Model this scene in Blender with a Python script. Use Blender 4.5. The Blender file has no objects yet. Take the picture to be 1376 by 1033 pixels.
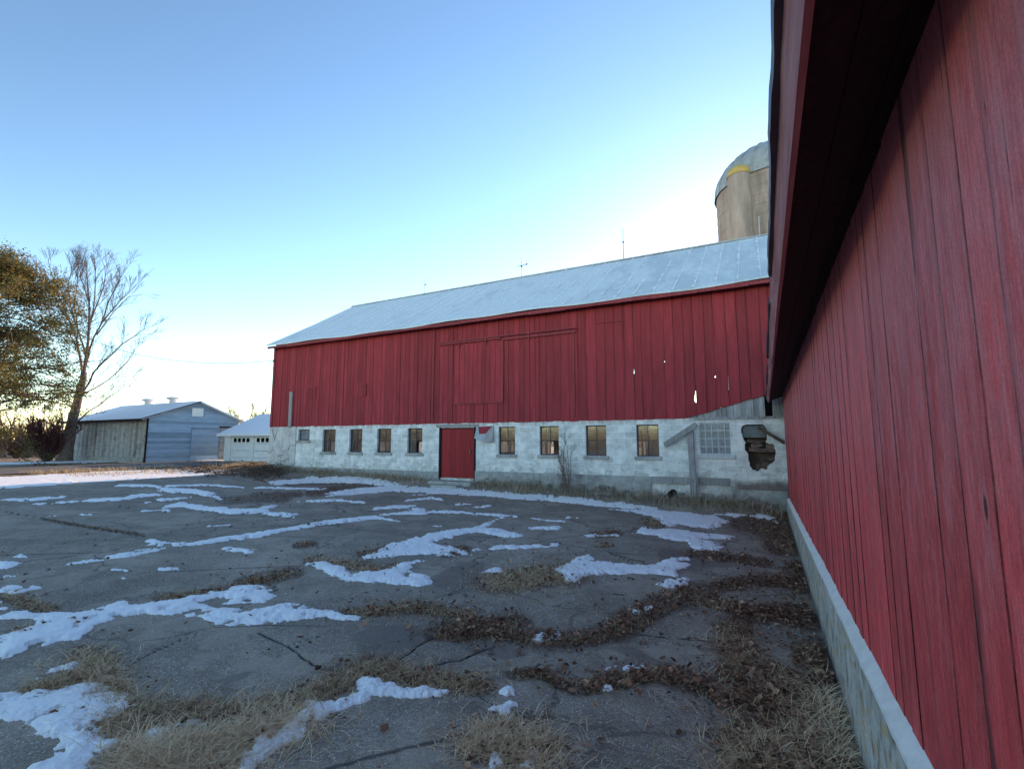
import bpy, math, random
import numpy as np
from mathutils import Vector, Matrix
random.seed(7); RNG = np.random.default_rng(11)
SC = bpy.context.scene
COL = SC.collection

# ------------------------------------------------------------------ camera
W, H, F, HC = 1376, 1033, 650.0, 2.0
PIT = math.atan(76 / F); YAW = math.radians(27.45)
cam = bpy.data.cameras.new('camera'); cam.sensor_width = 36; cam.lens = F / W * 36
cam.clip_start = .02; cam.clip_end = 3000
cob = bpy.data.objects.new('camera', cam); COL.objects.link(cob)
cob.location = (0, 0, HC); cob.rotation_euler = (math.pi / 2 + PIT, 0, YAW)
SC.camera = cob

def ray(px, py):
    a = (px - W / 2) / F; b = (H / 2 - py) / F
    f = math.cos(PIT) - b * math.sin(PIT); z = math.sin(PIT) + b * math.cos(PIT)
    return (-math.sin(YAW) * f + math.cos(YAW) * a, math.cos(YAW) * f + math.sin(YAW) * a, z)
def ony(px, py, Y):
    x, y, z = ray(px, py); t = Y / y; return Vector((x * t, Y, HC + z * t))
def atf(px, py, fwd):
    x, y, z = ray(px, py); f = -math.sin(YAW) * x + math.cos(YAW) * y; t = fwd / f
    return Vector((x * t, y * t, HC + z * t))
def gz(x, y):
    x = np.asarray(x, float); y = np.asarray(y, float)
    t = np.clip((y - 14.1) / 1.5, 0, 1); t = t * t * (3 - 2 * t)
    band = np.clip((y - 17) / 3, 0, 1)
    return np.clip(.026 * -x, 0, .62) + .2 * t * (1 - band) * (np.clip(-x / 3 + .6, .3, 1)) * np.clip((x + 27) / 4, 0, 1)
def gnd(px, py):
    z = 0.0
    for _ in range(12):
        x, y, r = ray(px, py); t = (z - HC) / r; z = .5 * z + .5 * float(gz(x * t, y * t))
    return (x * t, y * t)
def projn(x, y, z):
    f = -math.sin(YAW) * x + math.cos(YAW) * y; a = math.cos(YAW) * x + math.sin(YAW) * y; z = z - HC
    d = f * math.cos(PIT) + z * math.sin(PIT); u = -f * math.sin(PIT) + z * math.cos(PIT)
    d = np.maximum(d, .05)
    return W / 2 + F * a / d, H / 2 - F * u / d

# ------------------------------------------------------------------ noise in numpy
def _h(ix, iy, s):
    n = (ix * 374761393 + iy * 668265263 + s * 974634777) & 0xffffffff
    n = ((n ^ (n >> 13)) * 1274126177) & 0xffffffff
    return ((n ^ (n >> 16)) & 0xffff) / 65535.0
def vnoise(x, y, s=0):
    x = np.asarray(x, float); y = np.asarray(y, float)
    ix = np.floor(x).astype(np.int64); iy = np.floor(y).astype(np.int64)
    fx = x - ix; fy = y - iy; fx = fx * fx * (3 - 2 * fx); fy = fy * fy * (3 - 2 * fy)
    a = _h(ix, iy, s); b = _h(ix + 1, iy, s); c = _h(ix, iy + 1, s); d = _h(ix + 1, iy + 1, s)
    return (a + (b - a) * fx) * (1 - fy) + (c + (d - c) * fx) * fy
def fbm(x, y, s=0, o=4):
    v = 0; a = .5
    for k in range(o):
        v = v + a * vnoise(x * 2 ** k, y * 2 ** k, s + k); a *= .5
    return v / (1 - .5 ** o) - .5
def ss(t, a, b):
    t = np.clip((t - a) / (b - a), 0, 1); return t * t * (3 - 2 * t)

# ------------------------------------------------------------------ node helpers
class NT:
    def __init__(s, name):
        s.m = bpy.data.materials.new(name); s.m.use_nodes = True
        s.t = s.m.node_tree; s.b = s.t.nodes['Principled BSDF']; s.out = s.t.nodes['Material Output']
        s.co = s.node('ShaderNodeTexCoord').outputs['Object']
    def node(s, typ, ins=None, **props):
        n = s.t.nodes.new(typ)
        for k, v in props.items(): setattr(n, k, v)
        for k, v in (ins or {}).items(): s.set(n.inputs[k], v)
        return n
    def set(s, sock, v):
        if isinstance(v, bpy.types.NodeSocket): s.t.links.new(v, sock)
        elif isinstance(v, (tuple, list)) and sock.type == 'RGBA' and len(v) == 3: sock.default_value = (*v, 1)
        else: sock.default_value = v
    def noise(s, vec, scale, detail=4, rough=.6, dist=0):
        return s.node('ShaderNodeTexNoise', {'Vector': vec, 'Scale': scale, 'Detail': detail, 'Roughness': rough, 'Distortion': dist}).outputs['Fac']
    def map(s, vec, scale=(1, 1, 1), loc=(0, 0, 0), rot=(0, 0, 0)):
        return s.node('ShaderNodeMapping', {'Vector': vec, 'Scale': scale, 'Location': loc, 'Rotation': rot}).outputs[0]
    def mr(s, v, a, b, c=0.0, d=1.0):
        return s.node('ShaderNodeMapRange', {'Value': v, 'From Min': a, 'From Max': b, 'To Min': c, 'To Max': d}, interpolation_type='SMOOTHSTEP').outputs[0]
    def m2(s, op, a, b=0.0):
        n = s.node('ShaderNodeMath', operation=op); s.set(n.inputs[0], a); s.set(n.inputs[1], b); return n.outputs[0]
    def mix(s, f, a, b, mode='MIX'):
        n = s.node('ShaderNodeMix', data_type='RGBA', blend_type=mode)
        s.set(n.inputs[0], f); s.set(n.inputs[6], a); s.set(n.inputs[7], b); return n.outputs[2]
    def mul(s, col, f):
        n = s.node('ShaderNodeVectorMath', operation='SCALE'); s.set(n.inputs[0], col); s.set(n.inputs['Scale'], f); return n.outputs[0]
    def attr(s, name): return s.node('ShaderNodeAttribute', attribute_name=name).outputs['Fac']
    def sep(s, v): return s.node('ShaderNodeSeparateXYZ', {0: v}).outputs
    def off(s, vec, f, by=(13.1, 7.7, 31.3)):
        k = s.node('ShaderNodeVectorMath', operation='SCALE'); k.inputs[0].default_value = by; s.set(k.inputs['Scale'], f)
        a = s.node('ShaderNodeVectorMath', operation='ADD'); s.set(a.inputs[0], vec); s.set(a.inputs[1], k.outputs[0]); return a.outputs[0]
    def bump(s, hgt, st=.3, d=.01):
        n = s.node('ShaderNodeBump', {'Height': hgt, 'Strength': st, 'Distance': d}); s.set(s.b.inputs['Normal'], n.outputs[0])
    def fin(s, col, rough=.8, spec=.3):
        s.set(s.b.inputs['Base Color'], col); s.set(s.b.inputs['Roughness'], rough); s.set(s.b.inputs['Specular IOR Level'], spec)
        return s.m

def red_wood(name, dark, base, worn, near=False):
    n = NT(name); t = n.attr('tint'); u = n.attr('u')
    v = n.off(n.co, t); z = n.sep(n.co)[2]
    grain = n.noise(n.map(v, (45, 45, 1.1)), 1, 6, .65, .6)
    fine = n.noise(n.map(v, (170, 170, 4)), 1, 4, .6)
    streak = n.noise(n.map(v, (7, 7, .28)), 1, 4, .6)
    blot = n.noise(n.map(v, (2.2, 2.2, .8)), 1, 4, .6)
    c = n.mix(n.mr(grain, .3, .7), dark, base)
    c = n.mul(c, n.mr(t, 0, 1, .84, 1.14))
    c = n.mul(c, n.mr(blot, .3, .7, .88, 1.1))
    e = n.m2('MULTIPLY', n.m2('ABSOLUTE', n.m2('SUBTRACT', u, .5)), 2.0)
    em = n.m2('MULTIPLY', n.mr(e, .62, .98), n.mr(streak, .36, .66))
    c = n.mix(n.m2('MULTIPLY', em, .4 if near else .55), c, tuple(k * .3 for k in dark))
    if near:
        ln = n.m2('MULTIPLY', n.mr(e, .972, .988), n.mr(n.noise(n.map(n.co, (8, 8, 1.5)), 1, 4, .7), .36, .58, .15, .9)); c = n.mix(ln, c, (.02, .006, .008))
    sm = n.mr(streak, .56, .74)
    c = n.mix(n.m2('MULTIPLY', sm, .12 if near else .35), c, tuple(k * .5 for k in dark))
    wn = n.noise(n.map(v, (28, 28, .45)), 1, 5, .7)
    if near:
        gv = n.off(v, n.noise(n.map(v, (3, 3, .5), (2, 8, 1)), 1, 2, .5), (.0, .16, .3))
        ring = n.node('ShaderNodeTexWave', {'Vector': n.map(gv, (1, 1, .045)), 'Scale': 13.0, 'Distortion': 9.0, 'Detail': 3.0, 'Detail Scale': 1.4}, bands_direction='Y').outputs['Fac']
        mid = n.noise(n.map(v, (60, 60, 7)), 1, 5, .7); pit = n.noise(n.map(v, (130, 130, 45)), 1, 4, .7); blot2 = n.noise(n.map(v, (9, 9, 3)), 1, 5, .7)
        speck = n.noise(n.map(v, (240, 240, 110)), 1, 3, .7); rough = n.noise(n.map(v, (42, 42, 14)), 1, 6, .75)
        c = n.mul(c, n.mr(ring, .0, .35, .9, 1.01)); c = n.mul(c, n.mr(speck, .33, .67, .8, 1.18)); c = n.mul(c, n.mr(blot2, .3, .7, .84, 1.1)); c = n.mul(c, n.mr(rough, .32, .68, .86, 1.12))
        wz = n.m2('ADD', n.mr(z, 1.0, 3.0, -.16, .16), n.m2('MULTIPLY', n.m2('SUBTRACT', n.noise(n.map(v, (16, 16, 2.4), (4, 1, 2)), 1, 7, .75), .5), 1.1))
        wm = n.mr(n.m2('ADD', wz, n.m2('MULTIPLY', n.m2('SUBTRACT', rough, .5), .5)), -.22, .3)
        c = n.mix(n.m2('MULTIPLY', wm, .55), c, n.mul(n.mul(n.mix(blot, tuple(k * .85 for k in worn), worn), n.mr(speck, .33, .67, .82, 1.14)), n.mr(ring, .0, .4, .86, 1.02)))
        pale = n.m2('MULTIPLY', n.mr(n.noise(n.map(v, (26, 26, 3.0), (3, 9, 4)), 1, 7, .8), .62, .72), n.mr(speck, .42, .55))
        c = n.mix(n.m2('MULTIPLY', pale, n.mr(z, 1.0, 2.8, .06, .5)), c, (.84, .66, .66))
        c = n.mix(n.m2('MULTIPLY', n.mr(pit, .64, .74), .45), c, (.12, .03, .035))
        c = n.mix(n.m2('MULTIPLY', n.mr(pit, .34, .26), n.mr(z, 1.0, 2.6, .1, .45)), c, (.8, .6, .6))
        # checks along the grain, and knots
        ck = n.m2('MULTIPLY', n.mr(n.noise(n.map(v, (62, 62, .8), (1, 2, 3)), 1, 2, .5), .315, .295), n.mr(n.noise(n.map(v, (5, 5, 1.6), (8, 3, 5)), 1, 5, .75), .47, .53))
        c = n.mix(n.m2('MULTIPLY', ck, .85), c, (.03, .008, .01))
        soot = n.m2('MULTIPLY', n.mr(u, .74, .9), n.m2('MULTIPLY', n.mr(n.noise(n.map(v, (3, 3, .4), (6, 6, 6)), 1, 3, .6), .56, .64), n.mr(mid, .3, .55, .4, 1.0)))
        c = n.mix(n.m2('MULTIPLY', soot, .9), c, (.06, .025, .03))
        vo = n.node('ShaderNodeTexVoronoi', {'Vector': n.map(v, (4.2, 4.2, 1.5)), 'Scale': 1.0, 'Randomness': 1.0}).outputs['Distance']
        c = n.mix(n.m2('MULTIPLY', n.mr(vo, .06, .035), n.mr(blot, .45, .5)), c, (.1, .022, .025))
        c = n.mix(n.m2('MULTIPLY', n.mr(n.m2('ABSOLUTE', n.m2('SUBTRACT', vo, .075)), .02, .0), n.mr(blot, .45, .5, 0, .5)), c, (.5, .22, .22))
        h = n.m2('ADD', n.m2('MULTIPLY', grain, .6), n.m2('ADD', n.m2('MULTIPLY', mid, .7), n.m2('ADD', n.m2('MULTIPLY', ring, .25), n.m2('ADD', n.m2('MULTIPLY', pit, .35), n.m2('MULTIPLY', ck, -1.2)))))
        n.bump(h, .7, .006)
        return n.fin(c, .62, .35)
    wm = n.mr(wn, .6, .78)
    c = n.mix(n.m2('MULTIPLY', wm, .3), c, worn)
    n.bump(grain, .4, .01)
    return n.fin(c, .7, .3)

def plain(name, c0, c1, scale=(6, 6, 6), rough=.8, spec=.3, bump=.2, tint=0.0, stain=None):
    n = NT(name)
    v = n.off(n.co, n.attr('tint')) if tint else n.co
    a = n.noise(n.map(v, scale), 1, 6, .65)
    c = n.mix(n.mr(a, .28, .72), c0, c1)
    if tint: c = n.mul(c, n.mr(n.attr('tint'), 0, 1, 1 - tint, 1 + tint))
    if stain:
        c = n.mix(n.m2('MULTIPLY', n.mr(n.noise(n.map(v, tuple(k * .25 for k in scale), (5, 5, 5)), 1, 5, .7), .5, .7), .8), c, stain)
    if bump: n.bump(a, bump, .01)
    return n.fin(c, rough, spec)

M = {}
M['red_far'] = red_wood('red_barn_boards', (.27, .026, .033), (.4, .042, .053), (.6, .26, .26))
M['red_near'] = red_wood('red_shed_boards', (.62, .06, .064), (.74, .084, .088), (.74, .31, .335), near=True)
M['red_trim'] = plain('red_trim', (.2, .03, .036), (.34, .06, .068), (20, 20, 3), .7, tint=.2)
M['fascia_near'] = plain('worn_red_fascia', (.33, .12, .13), (.5, .24, .25), (30, 1.5, 30), .7, stain=(.09, .03, .035))
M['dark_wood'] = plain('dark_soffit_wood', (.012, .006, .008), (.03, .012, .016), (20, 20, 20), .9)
M['grey_wood'] = plain('weathered_grey_wood', (.22, .21, .205), (.44, .42, .4), (40, 40, 2.2), .9, tint=.25, stain=(.08, .07, .065))
M['pale_wood'] = plain('pale_wood', (.25, .22, .21), (.42, .38, .36), (40, 40, 2.5), .9)
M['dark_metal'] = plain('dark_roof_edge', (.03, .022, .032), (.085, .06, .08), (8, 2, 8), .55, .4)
M['rod'] = plain('rod_metal', (.12, .11, .1), (.2, .19, .18), rough=.5)
M['dark'] = plain('dark_gap', (.006, .005, .006), (.012, .01, .01), rough=1, spec=.05)
M['tan_wood'] = plain('tan_wood', (.1, .07, .045), (.24, .16, .1), (12, 12, 2), .9, tint=.3)
M['concrete'] = plain('old_concrete', (.28, .275, .26), (.46, .45, .42), (5, 5, 5), .9, bump=.4, stain=(.14, .13, .115))
M['rubble'] = plain('field_stone', (.18, .165, .15), (.42, .39, .35), (7, 7, 7), .95, bump=.6, tint=.35)
M['broken'] = plain('broken_brick', (.1, .065, .05), (.26, .18, .14), (14, 14, 14), .95, bump=.6, tint=.4)
M['dull_metal'] = plain('dull_sheet', (.12, .13, .125), (.2, .21, .2), (5, 5, 5), .8)
M['silo_c'] = plain('silo_concrete', (.33, .265, .22), (.47, .38, .32), (2.2, 2.2, .5), .9, stain=(.2, .165, .135))
M['dome'] = plain('silo_dome_metal', (.3, .31, .3), (.44, .46, .45), (3, 3, 3), .5, .5, stain=(.26, .27, .25))
M['yellow'] = plain('yellow_cap', (.55, .36, .08), (.66, .46, .14), (4, 4, 4), .6)
M['white_paint'] = plain('white_paint', (.78, .78, .78), (.88, .88, .87), (3, 3, 1.5), .6)
M['faded_white'] = plain('faded_white_paint', (.42, .43, .43), (.66, .66, .65), (8, 8, 8), .8)
M['bark'] = plain('bark', (.1, .075, .062), (.24, .18, .155), (9, 9, 2), .95, bump=.6)
M['twig'] = plain('twig_bark', (.13, .085, .075), (.22, .15, .13), (5, 5, 5), .9)
M['bush'] = plain('dark_red_twigs', (.07, .025, .028), (.15, .06, .055), (5, 5, 5), .9)
M['brush'] = plain('brush_twigs', (.06, .042, .032), (.16, .11, .085), (5, 5, 5), .95)
M['woods'] = plain('far_twigs', (.16, .1, .07), (.34, .23, .16), (2, 2, 2), .95)
M['cable'] = plain('black_cable', (.02, .02, .022), (.03, .03, .032))
M['grey_metal'] = plain('galvanised_metal', (.34, .35, .36), (.5, .51, .52), (4, 4, 1.2), .5, .5, stain=(.3, .25, .22))

def block_mat():
    n = NT('painted_blocks'); s = n.sep(n.co)
    w = n.noise(n.co, 6, 3, .6)
    v = n.node('ShaderNodeCombineXYZ', {0: n.m2('ADD', s[0], n.m2('MULTIPLY', n.m2('SUBTRACT', w, .5), .012)), 1: n.m2('ADD', n.m2('ADD', s[2], .105), n.m2('MULTIPLY', n.m2('SUBTRACT', w, .5), .012)), 2: 0.0}).outputs[0]
    br = n.node('ShaderNodeTexBrick', {'Vector': v, 'Color1': (.66, .65, .61, 1), 'Color2': (.88, .87, .82, 1), 'Mortar': (.93, .92, .88, 1), 'Scale': 1.0, 'Mortar Size': .013, 'Mortar Smooth': .3, 'Bias': 0.0, 'Brick Width': .4, 'Row Height': .2})
    br.offset = .5
    c = br.outputs['Color']
    big = n.noise(n.map(n.co, (.7, .7, 1.1)), 1, 5, .65)
    c = n.mix(n.m2('MULTIPLY', n.mr(big, .45, .7), .75), c, (.9, .88, .83))
    c = n.mul(c, n.mr(n.noise(n.map(n.co, (2.5, 2.5, 3.5), (7, 1, 2)), 1, 6, .7), .3, .65, .7, 1.06))
    st = n.noise(n.map(n.co, (5, 5, .6)), 1, 6, .7)
    c = n.mix(n.m2('MULTIPLY', n.mr(st, .5, .72), .5), c, (.5, .45, .38))
    pe = n.noise(n.map(n.co, (3.5, 3.5, 4.5)), 1, 7, .75)
    pm = n.mr(n.m2('ADD', pe, n.mr(s[2], .75, 1.5, .12, -.02)), .6, .66)
    c = n.mix(n.m2('MULTIPLY', pm, .75), c, (.46, .45, .4))
    # red run-off just under the siding, rust brown near the floor
    rm = n.m2('MULTIPLY', n.mr(s[2], 2.5, 2.68), n.mr(st, .42, .6))
    c = n.mix(n.m2('MULTIPLY', rm, .55), c, (.4, .2, .18))
    dm = n.m2('MULTIPLY', n.mr(s[0], -1.1, -.7), n.mr(n.m2('ADD', s[2], n.m2('MULTIPLY', st, .5)), 1.25, 1.0))
    c = n.mix(n.m2('MULTIPLY', dm, .85), c, (.13, .09, .075))
    fine = n.noise(n.co, 60, 3, .6)
    c = n.mul(c, n.mr(fine, .3, .7, .88, 1.1))
    n.bump(n.m2('ADD', n.m2('MULTIPLY', br.outputs['Fac'], .7), n.m2('MULTIPLY', fine, .5)), .5, .012)
    return n.fin(c, .85, .25)
M['block'] = block_mat()
def plaster():
    n = NT('cracked_plaster'); s = n.sep(n.co)
    a = n.noise(n.co, 2.2, 6, .7); st = n.noise(n.map(n.co, (6, 6, .7)), 1, 6, .7)
    c = n.mix(n.mr(a, .35, .65), (.5, .48, .45), (.68, .66, .63))
    c = n.mix(n.m2('MULTIPLY', n.mr(st, .48, .7), .6), c, (.36, .32, .28))
    ck = n.node('ShaderNodeTexVoronoi', {'Vector': n.map(n.off(n.co, a, (1, 1, 1)), (1.1, 1.1, .9)), 'Scale': 1.0}, feature='DISTANCE_TO_EDGE').outputs['Distance']
    c = n.mix(n.mr(ck, .02, .004), c, (.12, .1, .09))
    c = n.mix(n.m2('MULTIPLY', n.mr(n.m2('ADD', a, n.mr(s[2], .5, 1.4, .25, -.1)), .55, .7), .6), c, (.24, .22, .19))
    n.bump(a, .4, .02); return n.fin(c, .9, .2)
M['plaster'] = plaster()
def stained_footing():
    n = NT('scraped_concrete_footing'); v = n.co; z = n.sep(v)[2]
    a = n.noise(n.map(v, (3, 3, 3)), 1, 7, .7); st = n.noise(n.map(v, (14, 14, 2.0)), 1, 6, .75)
    c = n.mix(n.mr(a, .33, .67), (.34, .34, .31), (.56, .55, .5))
    c = n.mix(n.m2('MULTIPLY', n.mr(n.noise(n.map(v, (6, 4, 15), (1, 3, 1)), 1, 7, .75), .52, .57), .85), c, (.5, .35, .2))
    c = n.mix(n.m2('MULTIPLY', n.mr(n.noise(n.map(v, (9, 9, 5), (4, 4, 4)), 1, 6, .7), .5, .62), .8), c, (.16, .16, .145))
    c = n.mix(n.mr(n.m2('ADD', z, n.m2('MULTIPLY', st, .5)), .42, .22), c, (.13, .11, .09))
    n.bump(n.m2('ADD', a, st), .6, .012); return n.fin(c, .9, .25)
M['footing'] = stained_footing()
M['stucco'] = plain('pale_stucco_ledge', (.66, .66, .63), (.8, .79, .76), (9, 9, 9), .9, bump=.5)

def roof_frost(name, c0, c1, axis_scale=(1.2, .5, .5), st=.5):
    n = NT(name)
    a = n.noise(n.map(n.co, axis_scale), 1, 6, .68); b = n.noise(n.map(n.co, (9, 3, 3)), 1, 5, .7)
    x = n.sep(n.co)[0]
    m = n.mr(n.m2('ADD', n.m2('ADD', a, n.m2('MULTIPLY', b, .35)), n.mr(x, -9, -1, .1, -.06)), .5, .78)
    c = n.mix(m, c0, c1)
    n.bump(b, .15, .01); return n.fin(c, .65, .3)
M['barn_roof'] = roof_frost('frosted_metal_roof', (.56, .63, .67), (.74, .8, .83))
M['snow_roof'] = roof_frost('snowy_roof', (.78, .8, .82), (.9, .91, .92))

def snow_mat():
    n = NT('snow'); a = n.noise(n.co, 18, 6, .7); b = n.noise(n.co, 140, 3, .6); d = n.noise(n.co, 3.5, 5, .7)
    c = n.mix(n.mr(a, .3, .6), (.92, .94, .95), (.97, .98, .98))
    c = n.mix(n.m2('MULTIPLY', n.mr(n.noise(n.co, 45, 5, .8), .6, .72), .35), c, (.3, .26, .22))
    n.bump(n.m2('ADD', n.m2('ADD', a, n.m2('MULTIPLY', b, .5)), d), .55, .03)
    n.fin(c, .6, .3); return n.m
M['snow'] = snow_mat()

def asphalt():
    n = NT('old_asphalt'); d = n.attr('dirt'); k = n.attr('crack'); w = n.attr('wet')
    big = n.noise(n.co, .35, 5, .6); mid = n.noise(n.co, 2.3, 6, .68); sp = n.noise(n.co, 90, 3, .7); sp2 = n.noise(n.co, 330, 2, .6)
    c = n.mix(n.mr(mid, .3, .7), (.235, .197, .155), (.35, .296, .234))
    c = n.mul(c, n.mr(big, .32, .68, .8, 1.25))
    c = n.mul(c, n.mr(sp, .34, .66, .62, 1.34)); c = n.mul(c, n.mr(n.noise(n.co, 28, 4, .7), .34, .66, .8, 1.16))
    vo = n.node('ShaderNodeTexVoronoi', {'Vector': n.co, 'Scale': 75.0, 'Randomness': 1.0})
    vc = n.sep(vo.outputs['Color'])[0]
    ag = n.m2('MULTIPLY', n.mr(vo.outputs['Distance'], .42, .25), n.mr(vc, .68, .85))
    c = n.mix(n.m2('MULTIPLY', ag, .7), c, (.6, .58, .54))
    vo2 = n.node('ShaderNodeTexVoronoi', {'Vector': n.co, 'Scale': 42.0, 'Randomness': 1.0})
    ag2 = n.m2('MULTIPLY', n.mr(vo2.outputs['Distance'], .32, .2), n.mr(n.sep(vo2.outputs['Color'])[1], .82, .92))
    c = n.mix(n.m2('MULTIPLY', ag2, .8), c, (.8, .8, .78))
    tp_ = n.mr(n.noise(n.map(n.co, (.8, .8, .8), (4, 4, 4)), 1, 6, .62), .56, .6)
    c = n.mix(n.m2('MULTIPLY', tp_, .4), c, (.46, .39, .31))
    # hairline cracks in the slabs
    hv = n.node('ShaderNodeTexVoronoi', {'Vector': n.off(n.co, mid, (.6, .6, 0)), 'Scale': .42}, feature='DISTANCE_TO_EDGE').outputs['Distance']
    hc = n.m2('MULTIPLY', n.mr(hv, .012, .003), n.mr(big, .4, .55))
    c = n.mix(n.m2('MULTIPLY', hc, .7), c, (.025, .023, .022))
    wm = n.mr(n.m2('ADD', w, n.m2('MULTIPLY', n.m2('SUBTRACT', mid, .5), .9)), .38, .56)
    c = n.mix(n.m2('MULTIPLY', wm, .66), c, (.125, .105, .086))
    dm = n.mr(n.m2('ADD', d, n.m2('MULTIPLY', n.m2('SUBTRACT', n.noise(n.co, 9, 5, .7), .5), .9)), .3, .62)
    dc = n.mix(n.noise(n.co, 30, 4, .7), (.05, .036, .028), (.19, .135, .1))
    c = n.mix(dm, c, dc)
    c = n.mix(n.mr(k, .25, .8), c, (.02, .018, .016))
    h = n.m2('ADD', n.m2('MULTIPLY', sp, .6), n.m2('ADD', n.m2('MULTIPLY', mid, .7), n.m2('MULTIPLY', sp2, .3)))
    n.bump(h, .6, .012)
    rough = n.m2('SUBTRACT', .88, n.m2('MULTIPLY', wm, .3))
    return n.fin(c, rough, .3)
M['asphalt'] = asphalt()
def soil():
    n = NT('dry_grass_soil'); a = n.noise(n.co, .5, 7, .7); b = n.noise(n.map(n.co, (7, 7, 7)), 1, 6, .75)
    c = n.mix(n.mr(b, .3, .7), (.12, .085, .055), (.33, .25, .16))
    c = n.mix(n.m2('MULTIPLY', n.mr(n.m2('ADD', a, n.m2('MULTIPLY', b, .3)), .66, .8), .8), c, (.7, .71, .73))
    n.bump(b, .6, .05); return n.fin(c, .95, .2)
M['soil'] = soil()
M['drive'] = plain('driveway_asphalt', (.11, .108, .105), (.17, .165, .16), (.8, .8, .8), .9, stain=(.24, .23, .23))
def tinted(name, cols, rough=.85, trans=0.0):
    n = NT(name); t = n.attr('tint')
    r = n.node('ShaderNodeValToRGB', {'Fac': t}); el = r.color_ramp.elements
    el[0].position = cols[0][0]; el[0].color = (*cols[0][1], 1); el[1].position = cols[-1][0]; el[1].color = (*cols[-1][1], 1)
    for p, c in cols[1:-1]:
        e = el.new(p); e.color = (*c, 1)
    n.fin(r.outputs[0], rough, .2)
    if trans:
        tr = n.node('ShaderNodeBsdfTranslucent', {'Color': r.outputs[0]})
        mx = n.node('ShaderNodeMixShader', {0: trans, 1: n.b.outputs[0], 2: tr.outputs[0]})
        n.t.links.new(mx.outputs[0], n.out.inputs[0])
    return n.m
M['leaf'] = tinted('dead_leaves', [(0, (.06, .036, .026)), (.45, (.2, .105, .068)), (.8, (.42, .23, .145)), (1, (.62, .4, .26))], .8, .15)
M['straw'] = tinted('dead_grass', [(0, (.09, .06, .03)), (.35, (.38, .26, .15)), (.75, (.72, .52, .31)), (1, (.88, .7, .48))], .8, .2)
M['weed'] = tinted('dead_weeds', [(0, (.16, .125, .09)), (.5, (.46, .37, .26)), (1, (.74, .6, .44))], .9, .15)
M['needle'] = tinted('cedar_foliage', [(0, (.045, .06, .026)), (.4, (.12, .125, .05)), (.7, (.32, .22, .08)), (1, (.52, .3, .12))], .8, .55)
def glass():
    n = NT('dusty_window_glass')
    gl = n.node('ShaderNodeBsdfGlossy', {'Color': (.8, .85, .9, 1), 'Roughness': .08}); tr = n.node('ShaderNodeBsdfTransparent', {'Color': (.3, .29, .27, 1)})
    df = n.node('ShaderNodeBsdfDiffuse', {'Color': (.3, .3, .29, 1)})
    a = n.noise(n.co, 3.5, 6, .7)
    m1 = n.node('ShaderNodeMixShader', {0: .2, 1: tr.outputs[0], 2: gl.outputs[0]})
    m2 = n.node('ShaderNodeMixShader', {0: n.mr(a, .4, .75, .04, .4), 1: m1.outputs[0], 2: df.outputs[0]})
    n.t.links.new(m2.outputs[0], n.out.inputs[0]); return n.m
M['glass'] = glass()
def frosted():
    n = NT('dull_window_glass'); a = n.noise(n.co, 4, 6, .7)
    n.b.inputs['Roughness'].default_value = .3
    return n.fin(n.mix(n.mr(a, .3, .7), (.07, .085, .11), (.2, .235, .28)), .25, .6)
M['dull_glass'] = frosted()
M['blue_paint'] = plain('faded_blue_siding', (.27, .37, .49), (.37, .47, .58), (1.5, 1.5, 5), .75, tint=.22)
M['grey_siding'] = plain('weathered_grey_siding', (.3, .29, .28), (.46, .44, .42), (3, 1, 5), .85, tint=.3, stain=(.14, .13, .13))

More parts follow.
